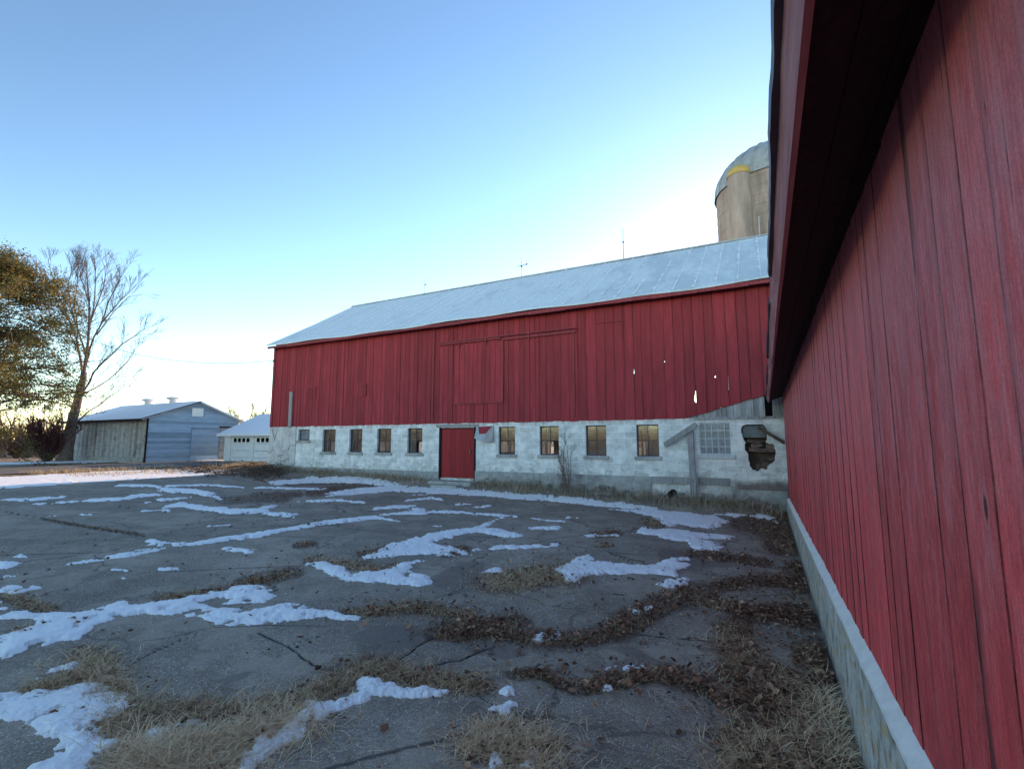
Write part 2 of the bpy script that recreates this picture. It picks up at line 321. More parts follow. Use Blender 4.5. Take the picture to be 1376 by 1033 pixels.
# ------------------------------------------------------------------ mesh builder
class MB:
    def __init__(s): s.v = []; s.f = []; s.t = []; s.u = []; s.tint = .5
    def add(s, vs, fs, us=None):
        b = len(s.v); s.v += [tuple(p) for p in vs]; s.t += [s.tint] * len(vs); s.u += us or [.5] * len(vs)
        s.f += [tuple(i + b for i in f) for f in fs]
    def box(s, x0, x1, y0, y1, z0, z1):
        s.add([(x0, y0, z0), (x1, y0, z0), (x1, y1, z0), (x0, y1, z0), (x0, y0, z1), (x1, y0, z1), (x1, y1, z1), (x0, y1, z1)],
              [(0, 3, 2, 1), (4, 5, 6, 7), (0, 1, 5, 4), (1, 2, 6, 5), (2, 3, 7, 6), (3, 0, 4, 7)])
    def prism(s, poly, fn, d0, d1):            # poly of 2-D points, fn(a, b, d) -> xyz
        n = len(poly)
        s.add([fn(a, b, d0) for a, b in poly] + [fn(a, b, d1) for a, b in poly],
              [tuple(range(n)), tuple(range(2 * n - 1, n - 1, -1))] + [(i, i + n, (i + 1) % n + n, (i + 1) % n) for i in range(n)])
    def bar(s, p, q, w, t, up=(0, 0, 1)):
        p = Vector(p); q = Vector(q); d = (q - p).normalized(); a = d.cross(Vector(up))
        if a.length < 1e-3: a = d.cross(Vector((0, 1, 0)))
        a.normalize(); b = a.cross(d)
        vs = [o + a * (i * w / 2) + b * (j * t / 2) for o in (p, q) for i, j in ((-1, -1), (1, -1), (1, 1), (-1, 1))]
        s.add(vs, [(3, 2, 1, 0), (4, 5, 6, 7), (0, 1, 5, 4), (1, 2, 6, 5), (2, 3, 7, 6), (3, 0, 4, 7)])
    def tube(s, pts, rad, n=6):
        pts = [Vector(p) for p in pts]; vs = []; fs = []; prev = None
        for i, p in enumerate(pts):
            d = (pts[min(i + 1, len(pts) - 1)] - pts[max(i - 1, 0)])
            if d.length < 1e-6: d = Vector((0, 0, 1))
            d.normalize()
            a = d.orthogonal().normalized() if prev is None else (prev - d * prev.dot(d))
            if a.length < 1e-4: a = d.orthogonal()
            a.normalize(); prev = a; b = d.cross(a)
            r = rad[i] if isinstance(rad, (list, tuple)) else rad
            for k in range(n):
                an = 2 * math.pi * k / n; vs.append(p + a * (math.cos(an) * r) + b * (math.sin(an) * r))
        for i in range(len(pts) - 1):
            for k in range(n):
                k2 = (k + 1) % n; fs.append((i * n + k, i * n + k2, (i + 1) * n + k2, (i + 1) * n + k))
        fs.append(tuple(range(n - 1, -1, -1))); m = (len(pts) - 1) * n; fs.append(tuple(range(m, m + n)))
        s.add(vs, fs)
    def lathe(s, prof, c, n=40, a0=0, a1=2 * math.pi):
        full = abs(a1 - a0 - 2 * math.pi) < 1e-6; m = n if full else n + 1; vs = []; fs = []
        for r, z in prof:
            for k in range(m):
                a = a0 + (a1 - a0) * k / n; vs.append((c[0] + r * math.cos(a), c[1] + r * math.sin(a), z))
        for i in range(len(prof) - 1):
            for k in range(n):
                k2 = (k + 1) % m; fs.append((i * m + k, i * m + k2, (i + 1) * m + k2, (i + 1) * m + k))
        s.add(vs, fs)
    def build(s, name, mat, parent=None, smooth=False):
        me = bpy.data.meshes.new(name); me.from_pydata(s.v, [], s.f); me.update()
        for nm, arr in (('tint', s.t), ('u', s.u)):
            a = me.attributes.new(nm, 'FLOAT', 'POINT'); a.data.foreach_set('value', arr)
        return link(name, me, mat, parent, smooth)
def link(name, me, mat, parent=None, smooth=False):
    me.materials.append(M[mat] if isinstance(mat, str) else mat)
    if smooth: me.polygons.foreach_set('use_smooth', [True] * len(me.polygons))
    o = bpy.data.objects.new(name, me); COL.objects.link(o)
    if parent is not None: o.parent = parent
    return o
def npmesh(name, V, Fq, mat, attrs=None, smooth=False, parent=None):
    me = bpy.data.meshes.new(name); k = Fq.shape[1]
    me.vertices.add(len(V)); me.vertices.foreach_set('co', np.ascontiguousarray(V, np.float32).ravel())
    me.loops.add(Fq.size); me.loops.foreach_set('vertex_index', np.ascontiguousarray(Fq, np.int32).ravel())
    me.polygons.add(len(Fq)); me.polygons.foreach_set('loop_start', np.arange(0, Fq.size, k, dtype=np.int32))
    me.update(calc_edges=True); me.validate()
    for nm, arr in (attrs or {}).items():
        a = me.attributes.new(nm, 'FLOAT', 'POINT'); a.data.foreach_set('value', np.ascontiguousarray(arr, np.float32))
    return link(name, me, mat, parent, smooth)
def tag(o, label=None, cat=None, group=None, kind=None):
    for k, v in (('label', label), ('category', cat), ('group', group), ('kind', kind)):
        if v: o[k] = v
    return o
def empty(name, label, cat, loc=(0, 0, 0), group=None):
    o = bpy.data.objects.new(name, None); COL.objects.link(o); o.empty_display_size = .2
    return tag(o, label, cat, group)
R = random.uniform

def holed_wall(mb, x0, x1, z0, z1, y0, y1, holes):
    xs = sorted({x0, x1, *[h[0] for h in holes], *[h[1] for h in holes]}); zs = sorted({z0, z1, *[h[2] for h in holes], *[h[3] for h in holes]})
    xs = [x for x in xs if x0 <= x <= x1]; zs = [z for z in zs if z0 <= z <= z1]
    inh = lambda x, z: any(h[0] < x < h[1] and h[2] < z < h[3] for h in holes)
    sol = {(i, j): not inh((xs[i] + xs[i + 1]) / 2, (zs[j] + zs[j + 1]) / 2) for i in range(len(xs) - 1) for j in range(len(zs) - 1)}
    for (i, j), ok in sol.items():
        if not ok: continue
        a, b, c, d = xs[i], xs[i + 1], zs[j], zs[j + 1]
        mb.add([(a, y0, c), (b, y0, c), (b, y0, d), (a, y0, d)], [(0, 1, 2, 3)]); mb.add([(a, y1, c), (b, y1, c), (b, y1, d), (a, y1, d)], [(3, 2, 1, 0)])
        if not sol.get((i - 1, j), False): mb.add([(a, y0, c), (a, y1, c), (a, y1, d), (a, y0, d)], [(3, 2, 1, 0)])
        if not sol.get((i + 1, j), False): mb.add([(b, y0, c), (b, y1, c), (b, y1, d), (b, y0, d)], [(0, 1, 2, 3)])
        if not sol.get((i, j - 1), False): mb.add([(a, y0, c), (b, y0, c), (b, y1, c), (a, y1, c)], [(3, 2, 1, 0)])
        if not sol.get((i, j + 1), False): mb.add([(a, y0, d), (b, y0, d), (b, y1, d), (a, y1, d)], [(0, 1, 2, 3)])

# ------------------------------------------------------------------ ground, pavement, snow
def ncell(x, y): return .016 * fbm(x * .7, y * .7, 3) + .006 * fbm(x * 4, y * 4, 9)
def polargrid(n_az, rows):
    az = np.linspace(math.radians(-79), math.radians(19), n_az)
    A, Rr = np.meshgrid(az, rows); return Rr * np.sin(A), Rr * np.cos(A)
def quads(nr, nc, keep):
    i = np.arange(nr - 1)[:, None] * nc + np.arange(nc - 1)[None, :]
    q = np.stack([i, i + 1, i + nc + 1, i + nc], -1).reshape(-1, 4)
    return q[keep[q].any(1)] if keep is not None else q
def compact(V, Q, attrs):
    used = np.zeros(len(V), bool); used[Q.ravel()] = True; idx = np.cumsum(used) - 1
    return V[used], idx[Q], {k: a[used] for k, a in attrs.items()}

# snow outlines and litter bands were read off the photograph and laid on the ground plane
def band(pts, hh):
    up = [(x, y - hh * (.6 if k in (0, len(pts) - 1) else 1)) for k, (x, y) in enumerate(pts)]; lo = [(x, y + hh * (.6 if k in (0, len(pts) - 1) else 1)) for k, (x, y) in enumerate(pts)]
    return up + lo[::-1]
SNOW = [
 band([(84,760),(127,752),(178,744),(211,738),(229,733),(267,730),(305,724),(350,718),(388,710),(426,704),(464,699),(503,695),(525,697)],2.6),
 band([(503,696),(525,698),(540,701)],1.4), [(200,725),(213,727),(232,731),(222,739),(208,737)],
 [(0,756),(22,756),(25,759),(12,763),(0,765)], [(0,783),(30,785),(55,789),(25,796),(0,795)], band([(0,774),(16,773)],1.6),
 band([(0,671),(40,671),(89,667)],1.8), band([(33,678),(76,676),(109,673)],1), band([(109,673),(165,670),(178,667),(216,664)],2.2),
 band([(158,652),(208,653),(224,658)],1.8), band([(216,658),(254,660),(280,663),(297,669)],3.2), band([(219,653),(280,651),(330,655)],1.2),
 band([(196,675),(211,672),(257,668)],1.5), band([(186,687),(229,685)],1.8), band([(219,681),(244,678),(270,682),(310,687),(352,687),(400,694)],3.2),
 band([(350,683),(371,679)],3), band([(50,694),(76,693)],1.2), band([(113,691),(147,689)],1),
 band([(150,765),(170,765)],1.8), band([(163,777),(178,777)],2.2), band([(213,765),(240,764)],2.8), band([(298,736),(335,741)],2.3),
 band([(279,707),(318,704)],.9), band([(14,748),(33,747)],1.4),
 band([(439,664),(477,660),(528,656),(566,658),(604,660),(655,663),(690,666),(738,669),(796,675),(883,684)],4),
 band([(345,655),(439,657)],1.6), band([(363,649),(414,645),(464,644),(513,647),(540,653)],4.2),
 band([(401,674),(452,672),(489,675)],1.4), band([(553,664),(574,664)],1), band([(546,672),(579,669),(594,671)],1.5),
 band([(503,684),(528,681),(558,680)],2), band([(513,691),(561,687),(584,687),(617,688),(693,694)],1.6), [(530,690),(561,682),(590,686),(570,691)],
 band([(615,678),(633,677)],1), band([(625,683),(660,679)],1.8),
 [(486,751),(503,742),(528,729),(566,720),(604,712),(637,708),(673,695),(678,694),(656,707),(700,717),(700,722),(681,722),(643,715),(620,718),(587,726),(592,731),(620,737),(632,743),(627,746),(579,744),(543,745)],
 band([(658,737),(676,735),(693,734)],3), band([(634,739),(645,738)],2), band([(578,706),(592,707)],.9),
 [(412,756),(434,754),(462,761),(472,768),(503,770),(525,765),(538,755),(571,753),(553,759),(553,766),(574,773),(575,783),(561,787),(528,784),(497,780),(464,779),(444,773)],
 band([(650,766),(672,765)],3.5),
 [(744,768),(767,750),(790,745),(802,752),(825,756),(854,760),(881,759),(895,750),(921,750),(931,759),(918,765),(907,775),(883,771),(843,771),(790,772),(779,782),(758,781)],
 [(886,785),(902,778),(927,776),(924,784),(905,790)],
 [(850,716),(866,708),(901,710),(927,713),(982,720),(979,724),(942,723),(965,730),(974,740),(936,739),(921,727),(895,723),(875,718)],
 [(817,684),(854,688),(883,697),(901,708),(913,705),(962,711),(979,700),(959,692),(913,688),(866,685)],
 band([(959,690),(1029,694),(1045,701)],2), band([(714,697),(761,701)],1.8), band([(712,710),(754,709)],2.8), band([(782,720),(830,718)],2.4),
 band([(684,718),(704,719)],3), band([(680,736),(748,732)],2), band([(760,695),(774,695)],.9),
 [(0,808),(15,818),(51,822),(107,821),(137,814),(163,807),(188,812),(224,808),(254,802),(292,796),(315,788),(330,786),(351,785),(381,798),(356,808),(326,813),(300,811),(312,804),(290,803),(262,809),(285,816),(356,816),(407,811),(407,816),(442,821),(488,828),(483,834),(432,828),(381,834),(346,839),(305,839),(254,828),(219,823),(168,828),(122,840),(118,855),(85,860),(51,869),(0,884),(0,853),(30,846),(60,836),(40,833),(0,832)],
 [(40,917),(70,900),(100,886),(110,893),(90,905),(60,912)],
 [(-60,935),(0,930),(38,930),(56,927),(92,920),(109,922),(137,915),(142,930),(163,940),(165,955),(153,971),(148,983),(160,999),(132,1014),(122,1033),(110,1055),(30,1055),(41,1033),(66,1009),(76,994),(51,981),(25,973),(0,969),(-60,965)],
 [(187,991),(196,973),(229,973),(254,962),(270,966),(298,962),(293,976),(270,989),(249,987),(216,1006),(196,1019)],
 [(312,1050),(322,1015),(350,992),(375,978),(411,956),(416,943),(450,944),(482,929),(487,912),(500,910),(513,919),(543,922),(579,924),(601,930),(571,935),(541,934),(518,933),(492,939),(459,948),(434,961),(401,986),(370,1000),(345,1020),(332,1040),(330,1050)],
 [(658,952),(660,944),(672,945),(680,942),(672,930),(683,928),(691,937),(690,946),(680,952),(668,955)],
 [(716,857),(730,851),(738,858),(728,862)], [(741,852),(752,848),(758,855),(746,858)],
 [(820,899),(840,892),(852,893),(838,902)], [(858,895),(866,892),(872,898),(864,902)], [(796,921),(812,920),(818,924),(800,925)],
 [(850,818),(862,818),(864,825),(852,826)], [(866,816),(876,815),(877,821),(868,821)],
 [(650,1020),(662,1010),(670,1022),(660,1030)], [(690,975),(705,974),(708,988),(694,988)], [(703,1010),(720,1008),(716,1033),(702,1028)],
 [(0,641),(60,638),(150,633),(230,631),(300,631),(300,636),(230,641),(150,646),(60,652),(0,656),(-80,660),(-80,645)],
 band([(-40,623),(60,621),(160,619),(300,618)],1.2),
]
LIT = [  # polyline, half height px, leaves, blades, blade length, blade tint
 ([(590,850),(650,840),(700,855),(760,860),(830,850),(880,818),(940,795)],9,900,1300,.10,.2),
 ([(470,824),(560,815),(620,825),(650,842)],6,250,1100,.09,.3),
 ([(665,783),(700,778),(735,772),(768,770)],11,350,2600,.12,.5),
 ([(690,835),(640,850),(600,850)],9,500,500,.08,.2),
 ([(785,922),(850,908),(900,905),(960,925),(1000,945)],9,650,600,.12,.3),
 ([(690,905),(730,905),(760,920)],5,100,150,.08,.2),
 ([(120,880),(132,905),(142,940),(165,985)],12,30,1600,.16,.5),
 ([(40,930),(90,915),(130,900)],6,20,600,.14,.4),
 ([(160,960),(220,965),(270,955),(330,965),(400,945)],12,120,2600,.13,.3),
 ([(400,945),(450,918),(500,893),(545,905),(600,916),(645,922)],9,150,2000,.12,.35),
 ([(190,1015),(250,1000),(300,1000),(345,985),(400,962)],13,60,3400,.2,.72),
 ([(180,1030),(240,1035),(300,1040)],14,20,1600,.2,.6),
 ([(645,1005),(680,985),(705,1000),(715,1025)],14,90,1500,.18,.6),
 ([(320,788),(350,778),(395,768)],6,220,500,.08,.35), ([(215,803),(260,799),(300,793)],4,60,350,.08,.3),
 ([(10,800),(40,812),(70,818)],5,30,400,.1,.35), ([(20,850),(60,842),(110,832)],4,30,300,.09,.4),
 ([(420,753),(470,758),(520,768),(530,762)],5,150,900,.1,.5), ([(490,745),(520,738),(540,735)],4,120,300,.08,.35),
 ([(600,742),(620,738)],5,120,150,.08,.3), ([(400,733),(420,730)],3,60,40,.08,.2),
 ([(300,672),(340,670),(380,670)],4,420,60,.08,.2), ([(420,662),(450,657),(480,657)],4,420,60,.08,.2), ([(390,648),(450,645),(520,650)],4,300,100,.08,.2),
 ([(340,666),(400,664)],3,200,30,.08,.2), ([(430,703),(418,706)],2,60,20,.08,.2),
 ([(800,718),(830,716)],3,100,150,.08,.4), ([(870,700),(885,704)],4,60,250,.1,.5), ([(805,733),(820,732)],2,30,120,.08,.5),
 ([(925,743),(960,746),(1000,752),(1030,757)],4,500,250,.08,.25), ([(1000,702),(1040,712),(1050,735)],8,700,300,.1,.3),
 ([(960,790),(1010,780),(1060,782),(1085,790)],6,900,250,.1,.25), ([(940,800),(970,812),(1000,818)],6,250,400,.12,.4),
 ([(1000,825),(1050,822),(1090,835)],9,1100,250,.1,.2), ([(985,840),(992,880),(1000,905)],10,300,700,.15,.4),
 ([(1000,900),(1040,920),(1080,930),(1120,920)],14,700,700,.16,.4), ([(1000,935),(1050,950),(1090,960)],14,550,500,.16,.35),
 ([(1090,870),(1110,890),(1120,910)],9,250,250,.12,.4), ([(1110,935),(1130,965),(1150,1000),(1160,1030)],13,150,2200,.26,.85),
 ([(1010,985),(1030,1015),(1010,1040)],16,200,900,.16,.5), ([(1060,975),(1090,1000),(1100,1035)],18,260,600,.18,.5),
 ([(895,800),(930,790)],5,200,250,.1,.4), ([(1070,760),(1080,780)],5,200,120,.1,.4), ([(1052,690),(1065,740)],5,150,150,.12,.5),
 ([(880,812),(820,845)],8,300,300,.1,.25), ([(60,697),(110,706),(190,718)],1.3,40,260,.05,.05),
]
CRACK = [([(173,895),(205,877),(240,862),(275,849)],.016), ([(346,849),(370,862),(397,879),(420,893),(450,902)],.017), ([(380,868),(420,855),(432,852)],.012),
 ([(815,842),(840,848),(900,853),(982,861)],.03), ([(0,685),(60,697),(110,706),(195,720)],.05), ([(0,777),(85,760)],.02), ([(530,885),(560,868),(600,850)],.025),
 ([(560,900),(620,885),(665,868)],.02), ([(690,905),(720,890),(830,905)],.02), ([(790,795),(850,799)],.02), ([(815,740),(850,756)],.03), ([(30,802),(120,785)],.012),
 ([(0,700),(150,690),(230,686)],.02), ([(280,712),(400,694)],.02), ([(300,745),(420,735)],.012), ([(430,800),(520,790),(640,800)],.012), ([(720,770),(600,760)],.01), ([(840,775),(880,780)],.012), ([(90,675),(300,690)],.015)]
WET = [[(455,860),(500,842),(560,835),(585,850),(560,870),(520,885),(480,880)], [(600,870),(640,858),(720,862),(760,875),(700,890),(690,902),(640,885)],
 [(560,790),(580,762),(650,755),(655,790),(610,805)], [(560,940),(640,935),(690,960),(650,1000),(590,1045),(600,990),(620,965)], [(800,905),(840,880),(900,890),(860,905)],
 [(800,870),(850,850),(880,870),(930,900),(900,905)], [(870,735),(960,735),(990,760),(900,775)], [(1000,920),(1060,960),(1040,1040),(960,1040),(985,980)], [(250,905),(340,900),(330,940),(280,950)]]

def to_world(poly): return np.array([gnd(*p) for p in poly])
def inpoly(px, py, P):
    c = np.zeros(px.shape, bool); j = len(P) - 1
    for i in range(len(P)):
        xi, yi = P[i]; xj, yj = P[j]
        c ^= ((yi > py) != (yj > py)) & (px < (xj - xi) * (py - yi) / (yj - yi + 1e-12) + xi); j = i
    return c
def segdist(px, py, a, b):
    d = b - a; L = d @ d + 1e-12
    t = np.clip(((px - a[0]) * d[0] + (py - a[1]) * d[1]) / L, 0, 1)
    return np.hypot(px - a[0] - t * d[0], py - a[1] - t * d[1])
def sdf(px, py, P):
    d = np.full(px.shape, 1e9)
    for i in range(len(P)): d = np.minimum(d, segdist(px, py, P[i - 1], P[i]))
    return np.where(inpoly(px, py, P), d, -d)

# soil sheet out to the horizon
az = np.radians(np.arange(-180, 181, 1.5)); rr = np.concatenate([[.05], np.geomspace(.6, 1500, 130)])
A, RR = np.meshgrid(az, rr); X = (RR * np.sin(A)).ravel(); Y = (RR * np.cos(A)).ravel()
Z = gz(X, Y) - .03 + np.where((X > -21.8) & (np.hypot(X, Y) < 60) & (Y < 15.2), -.03, .03 * fbm(X * .5, Y * .5, 5)) - np.where((Y > 15.7) & (Y < 26) & (X > -21) & (X < 12), .25, 0)
tag(npmesh('ground', np.stack([X, Y, Z], 1), quads(len(rr), len(az), None), 'soil', smooth=True), kind='structure')

rows = np.concatenate([np.linspace(.35, 2.9, 60)[:-1], HC * F / np.arange(445, 46, -1.6)])
X, Y = polargrid(620, rows); nr, nc = X.shape; X = X.ravel(); Y = Y.ravel()
edge = -21.9 + .5 * fbm(X * .6, Y * .6, 21) * 2
ok = (X < .5) & (X > edge) & (Y < 15.55 + 0 * X)
px, py = projn(X, Y, gz(X, Y))
dirt = np.zeros(len(X)); crack = np.zeros(len(X)); wet = np.zeros(len(X))
sel = np.where(ok)[0]
for pl, hh, nl, nb, *_ in LIT:
    P = np.array(pl, float); w = hh * 1.7
    s2 = sel[(px[sel] > P[:, 0].min() - 4 * w) & (px[sel] < P[:, 0].max() + 4 * w) & (py[sel] > P[:, 1].min() - 3 * w) & (py[sel] < P[:, 1].max() + 3 * w)]
    sc = np.array([.5, 1.0]); d = np.full(len(s2), 1e9)
    for i in range(len(P) - 1): d = np.minimum(d, segdist(px[s2] * .5, py[s2], P[i] * sc, P[i + 1] * sc))
    dirt[s2] = np.maximum(dirt[s2], np.exp(-(d / (hh * 1.45)) ** 2) * .95); wet[s2] = np.maximum(wet[s2], np.exp(-(d / (hh * 2.6)) ** 2) * .62)
for pl, w in CRACK:
    P = to_world(pl)
    jx = .16 * fbm(X[sel] * 2.2, Y[sel] * 2.2, 31); jy = .16 * fbm(X[sel] * 2.2, Y[sel] * 2.2, 47)
    d = np.full(len(sel), 1e9)
    for i in range(len(P) - 1): d = np.minimum(d, segdist(X[sel] + jx, Y[sel] + jy, P[i], P[i + 1]))
    crack[sel] = np.maximum(crack[sel], np.exp(-(d / (w * (.2 + .75 * vnoise(X[sel] * 3, Y[sel] * 3, 4)))) ** 2))
for pl in WET:
    P = to_world(pl); d = sdf(X[sel], Y[sel], P) + .55 * fbm(X[sel] * 1.8, Y[sel] * 1.8, 14, 5)
    wet[sel] = np.maximum(wet[sel], ss(d, -.06, .16) * .58)
wet = np.maximum(wet, .3 * ss(fbm(X * .45, Y * .45, 77), .05, .2))
Z = gz(X, Y) + ncell(X, Y) - .02 * crack - .008 * dirt + .012 * dirt * fbm(X * 9, Y * 9, 8)
V, Q, at = compact(np.stack([X, Y, Z], 1), quads(nr, nc, ok & (X < .47)), {'dirt': dirt, 'crack': crack, 'wet': wet})
tag(npmesh('pavement', V, Q, 'asphalt', at, smooth=True), kind='structure')

# driveway running past the shed to the garage
mb = MB(); n = 40
for i in range(n):
    y0 = -30 + 51 * i / n; y1 = -30 + 51 * (i + 1) / n
    for k in range(4):
        xa = -28.3 - 1.8 * k; xb = xa - 1.8
        c = lambda x, y: (x, y, float(gz(x, y)) + .012)
        mb.add([c(xb, y0), c(xa, y0), c(xa, y1), c(xb, y1)], [(0, 1, 2, 3)])
tag(mb.build('driveway', 'drive', smooth=True), kind='structure')

# snow
rows = HC * F / np.arange(470, 26, -.9)
X, Y = polargrid(1000, rows); nr, nc = X.shape; X = X.ravel(); Y = Y.ravel(); D = np.hypot(X, Y)
S = np.full(len(X), -9.0)
nz = fbm(X * 2.6, Y * 2.6, 60, 5); nz2 = fbm(X * 9, Y * 9, 61, 5); nz3 = fbm(X * 30, Y * 30, 66, 3)
for pl in SNOW:
    P = to_world(pl); m = .5
    s2 = np.where((X > P[:, 0].min() - m) & (X < P[:, 0].max() + m) & (Y > P[:, 1].min() - m) & (Y < P[:, 1].max() + m))[0]
    if len(s2): S[s2] = np.maximum(S[s2], sdf(X[s2], Y[s2], P))
S = S + nz * (.07 + .014 * D) + nz2 * (.13 + .006 * D) + nz3 * .05 + .006
S = np.where((X > .42) | (Y > 15.4) & (X > -21.6), -9, S)
holes = ss(fbm(X * 6, Y * 6, 70, 4) + .25 * fbm(X * 1.1, Y * 1.1, 71), .15, .22); S = S - holes * .2
hgt = np.where(S > 0, .004 + .02 * np.clip(S / .16, 0, 1) ** .75 + .014 * (nz + .5) * ss(S, 0, .1) + .02 * nz2 * ss(S, 0, .06) + .008 * nz3 * ss(S, 0, .04), -.012)
V, Q, _ = compact(np.stack([X, Y, gz(X, Y) + ncell(X, Y) + hgt], 1), quads(nr, nc, S > 0), {})
tag(npmesh('snow', V, Q, 'snow', smooth=True), 'patchy white snow lying in strips and patches over the cracked pavement', 'snow', kind='stuff')

# dead leaves and dead grass
LP, BP = [], []
for pl, hh, nl, nb, bl, tn in LIT:
    P = np.array(pl, float); seg = np.hypot(*(P[1:] - P[:-1]).T); cum = np.concatenate([[0], np.cumsum(seg)])
    for n, dst, k in ((int(nl * .78), LP, 1.0), (int(nb * 1.9), BP, .9)):
        s = RNG.uniform(0, cum[-1], n); i = np.clip(np.searchsorted(cum, s) - 1, 0, len(seg) - 1); f = (s - cum[i]) / seg[i]
        q = P[i] + (P[i + 1] - P[i]) * f[:, None]
        wd = np.where(RNG.uniform(0, 1, n) < .22, 2.3, 1.0) * (.75 + .7 * vnoise(q[:, 0] * .06, q[:, 1] * .1, 5)); q[:, 0] += RNG.normal(0, hh * 1.6 * k, n) * wd; q[:, 1] += RNG.normal(0, hh * .66 * k, n) * wd
        for a, b in q:
            if b < 640: continue
            w = gnd(a, b)
            if w[0] < .41 and w[1] < 15.5: dst.append((*w, bl, tn))
for _ in range(1400):       # strays
    x = -R(0, 1) ** 1.3 * 12 + .35; y = R(1.5, 15); LP.append((x, y, 0, 0))
for _ in range(1500):       # drift against the near wall
    LP.append((.4 - abs(random.gauss(0, .28)), R(2.5, 15.2), 0, 0))
def leaves(pts):
    n = len(pts); P = np.array(pts); L = np.clip(RNG.lognormal(-3.4, .4, n), .014, .07) ; w = L * RNG.uniform(.28, .5, n)
    a = RNG.uniform(0, 2 * math.pi, n); tilt = RNG.normal(0, .3, n); roll = RNG.normal(0, .35, n); curl = RNG.uniform(-.2, .9, n)
    prof = np.array([(0, 0, 0), (.35, 0, 0), (.72, 0, 0), (1, 0, 0), (.3, 1, 1), (.3, -1, 1), (.72, .8, 1), (.72, -.8, 1)])
    l = prof[None, :, 0] * L[:, None] - L[:, None] / 2; s = prof[None, :, 1] * w[:, None] * RNG.uniform(.7, 1.2, (n, 8)); h = prof[None, :, 2] * (w * curl)[:, None] + (prof[None, :, 0] - .5) ** 2 * (L * curl)[:, None]
    ca, sa = np.cos(a)[:, None], np.sin(a)[:, None]; ct, st = np.cos(tilt)[:, None], np.sin(tilt)[:, None]; cr, sr = np.cos(roll)[:, None], np.sin(roll)[:, None]
    s2 = s * cr - h * sr; h2 = s * sr + h * cr; l2 = l * ct - h2 * st; h3 = l * st + h2 * ct
    base = gz(P[:, 0], P[:, 1]) + ncell(P[:, 0], P[:, 1]) + RNG.uniform(.006, .03, n)
    V = np.stack([P[:, :1] + l2 * ca - s2 * sa, P[:, 1:2] + l2 * sa + s2 * ca, base[:, None] + h3 - np.minimum(h3.min(1), 0)[:, None]], -1).reshape(-1, 3)
    f = np.array([(0, 1, 4), (0, 5, 1), (1, 2, 6), (1, 6, 4), (1, 5, 7), (1, 7, 2), (2, 3, 6), (2, 7, 3)])
    Fq = (np.arange(n)[:, None, None] * 8 + f[None]).reshape(-1, 3)
    return V, Fq, np.repeat(np.clip(RNG.beta(1.6, 1.9, n), 0, 1), 8)
V, Fq, t = leaves(LP)
tag(npmesh('fallen_leaves', V, Fq, 'leaf', {'tint': t}), 'brown dead leaves lying in drifts along the cracks and the red wall', 'leaves', kind='stuff')
def blades(P, L, lean0, lean1, width, tint, curve=1.0):
    n = len(P); a = RNG.uniform(0, 2 * math.pi, n); th = RNG.uniform(lean0, lean1, n); cv = RNG.uniform(.2, 1.1, n) * curve; side = RNG.normal(0, .35, n)
    x = P[:, 0].copy(); y = P[:, 1].copy(); z = gz(x, y) + ncell(x, y) - .005; V = []; K = 4
    for k in range(K + 1):
        w = width * (1 - k / K * .85)
        V.append(np.stack([x - np.sin(a) * w / 2, y + np.cos(a) * w / 2, z], 1)); V.append(np.stack([x + np.sin(a) * w / 2, y - np.cos(a) * w / 2, z], 1))
        st = L / K; x = x + np.cos(a) * np.sin(th) * st; y = y + np.sin(a) * np.sin(th) * st; z = z + np.cos(th) * st
        z = np.maximum(z, gz(x, y) + ncell(x, y) + .006); th = np.minimum(th + cv * 1.5 / K, 2.2); a = a + side / K
    V = np.stack(V, 1).reshape(-1, 3); m = 2 * (K + 1)
    f = np.array([(2 * k, 2 * k + 1, 2 * k + 3, 2 * k + 2) for k in range(K)])
    return V, (np.arange(n)[:, None, None] * m + f[None]).reshape(-1, 4), np.repeat(tint, m)
B = np.array(BP); n = len(B); keep = (B[:, 0] < .36)
B = B[keep]; n = len(B)
dist = np.hypot(B[:, 0], B[:, 1])
V, Fq, t = blades(B, B[:, 2] * RNG.uniform(.35, 1.15, n), .7, 1.65, .0036 + .0007 * dist, np.clip(B[:, 3] + .18 + RNG.normal(0, .24, n), 0, 1))
tag(npmesh('dry_grass', V, Fq, 'straw', {'tint': t}), 'dry straw coloured grass growing in the cracks of the pavement', 'grass', kind='stuff')
# weeds along the foot of the barn
WP = []
for _ in range(15000):
    x = R(-20.5, .3); y = 15.52 - abs(random.gauss(0, .4)) - .03
    if -11.2 < x < -9.5 and random.random() < .75: continue
    if fbm(np.array([x * 1.4]), np.array([3.1]), 5)[0] < R(-.42, .1): continue
    WP.append((x, y))
WP = np.array(WP); n = len(WP)
V, Fq, t = blades(WP, RNG.uniform(.12, .5, n) * np.where(WP[:, 0] > -9, 1.15, .7), .05, 1.2, .011, np.clip(RNG.normal(.45, .28, n), 0, 1), 1.1)
tag(npmesh('dry_weeds', V, Fq, 'weed', {'tint': t}), 'withered brown weeds along the foot of the white block wall', 'weeds', kind='stuff')
# verge grass left of the barn
VP = []
for _ in range(7000):
    x = R(-29, -21.4); y = R(9, 19)
    if fbm(np.array([x * .5]), np.array([y * .5]), 15)[0] > -.02: VP.append((x, y))
for _ in range(2600):
    q = gnd(random.gauss(335, 16), random.gauss(626, 2.2)); VP.append(q)
VP = np.array(VP); n = len(VP)
V, Fq, t = blades(VP, RNG.uniform(.08, .3, n), .1, 1.0, .02, np.clip(RNG.normal(.6, .22, n), 0, 1))
tag(npmesh('verge_grass', V, Fq, 'straw', {'tint': t}), 'sunlit straw grass on the verge left of the barn', 'grass', kind='stuff')

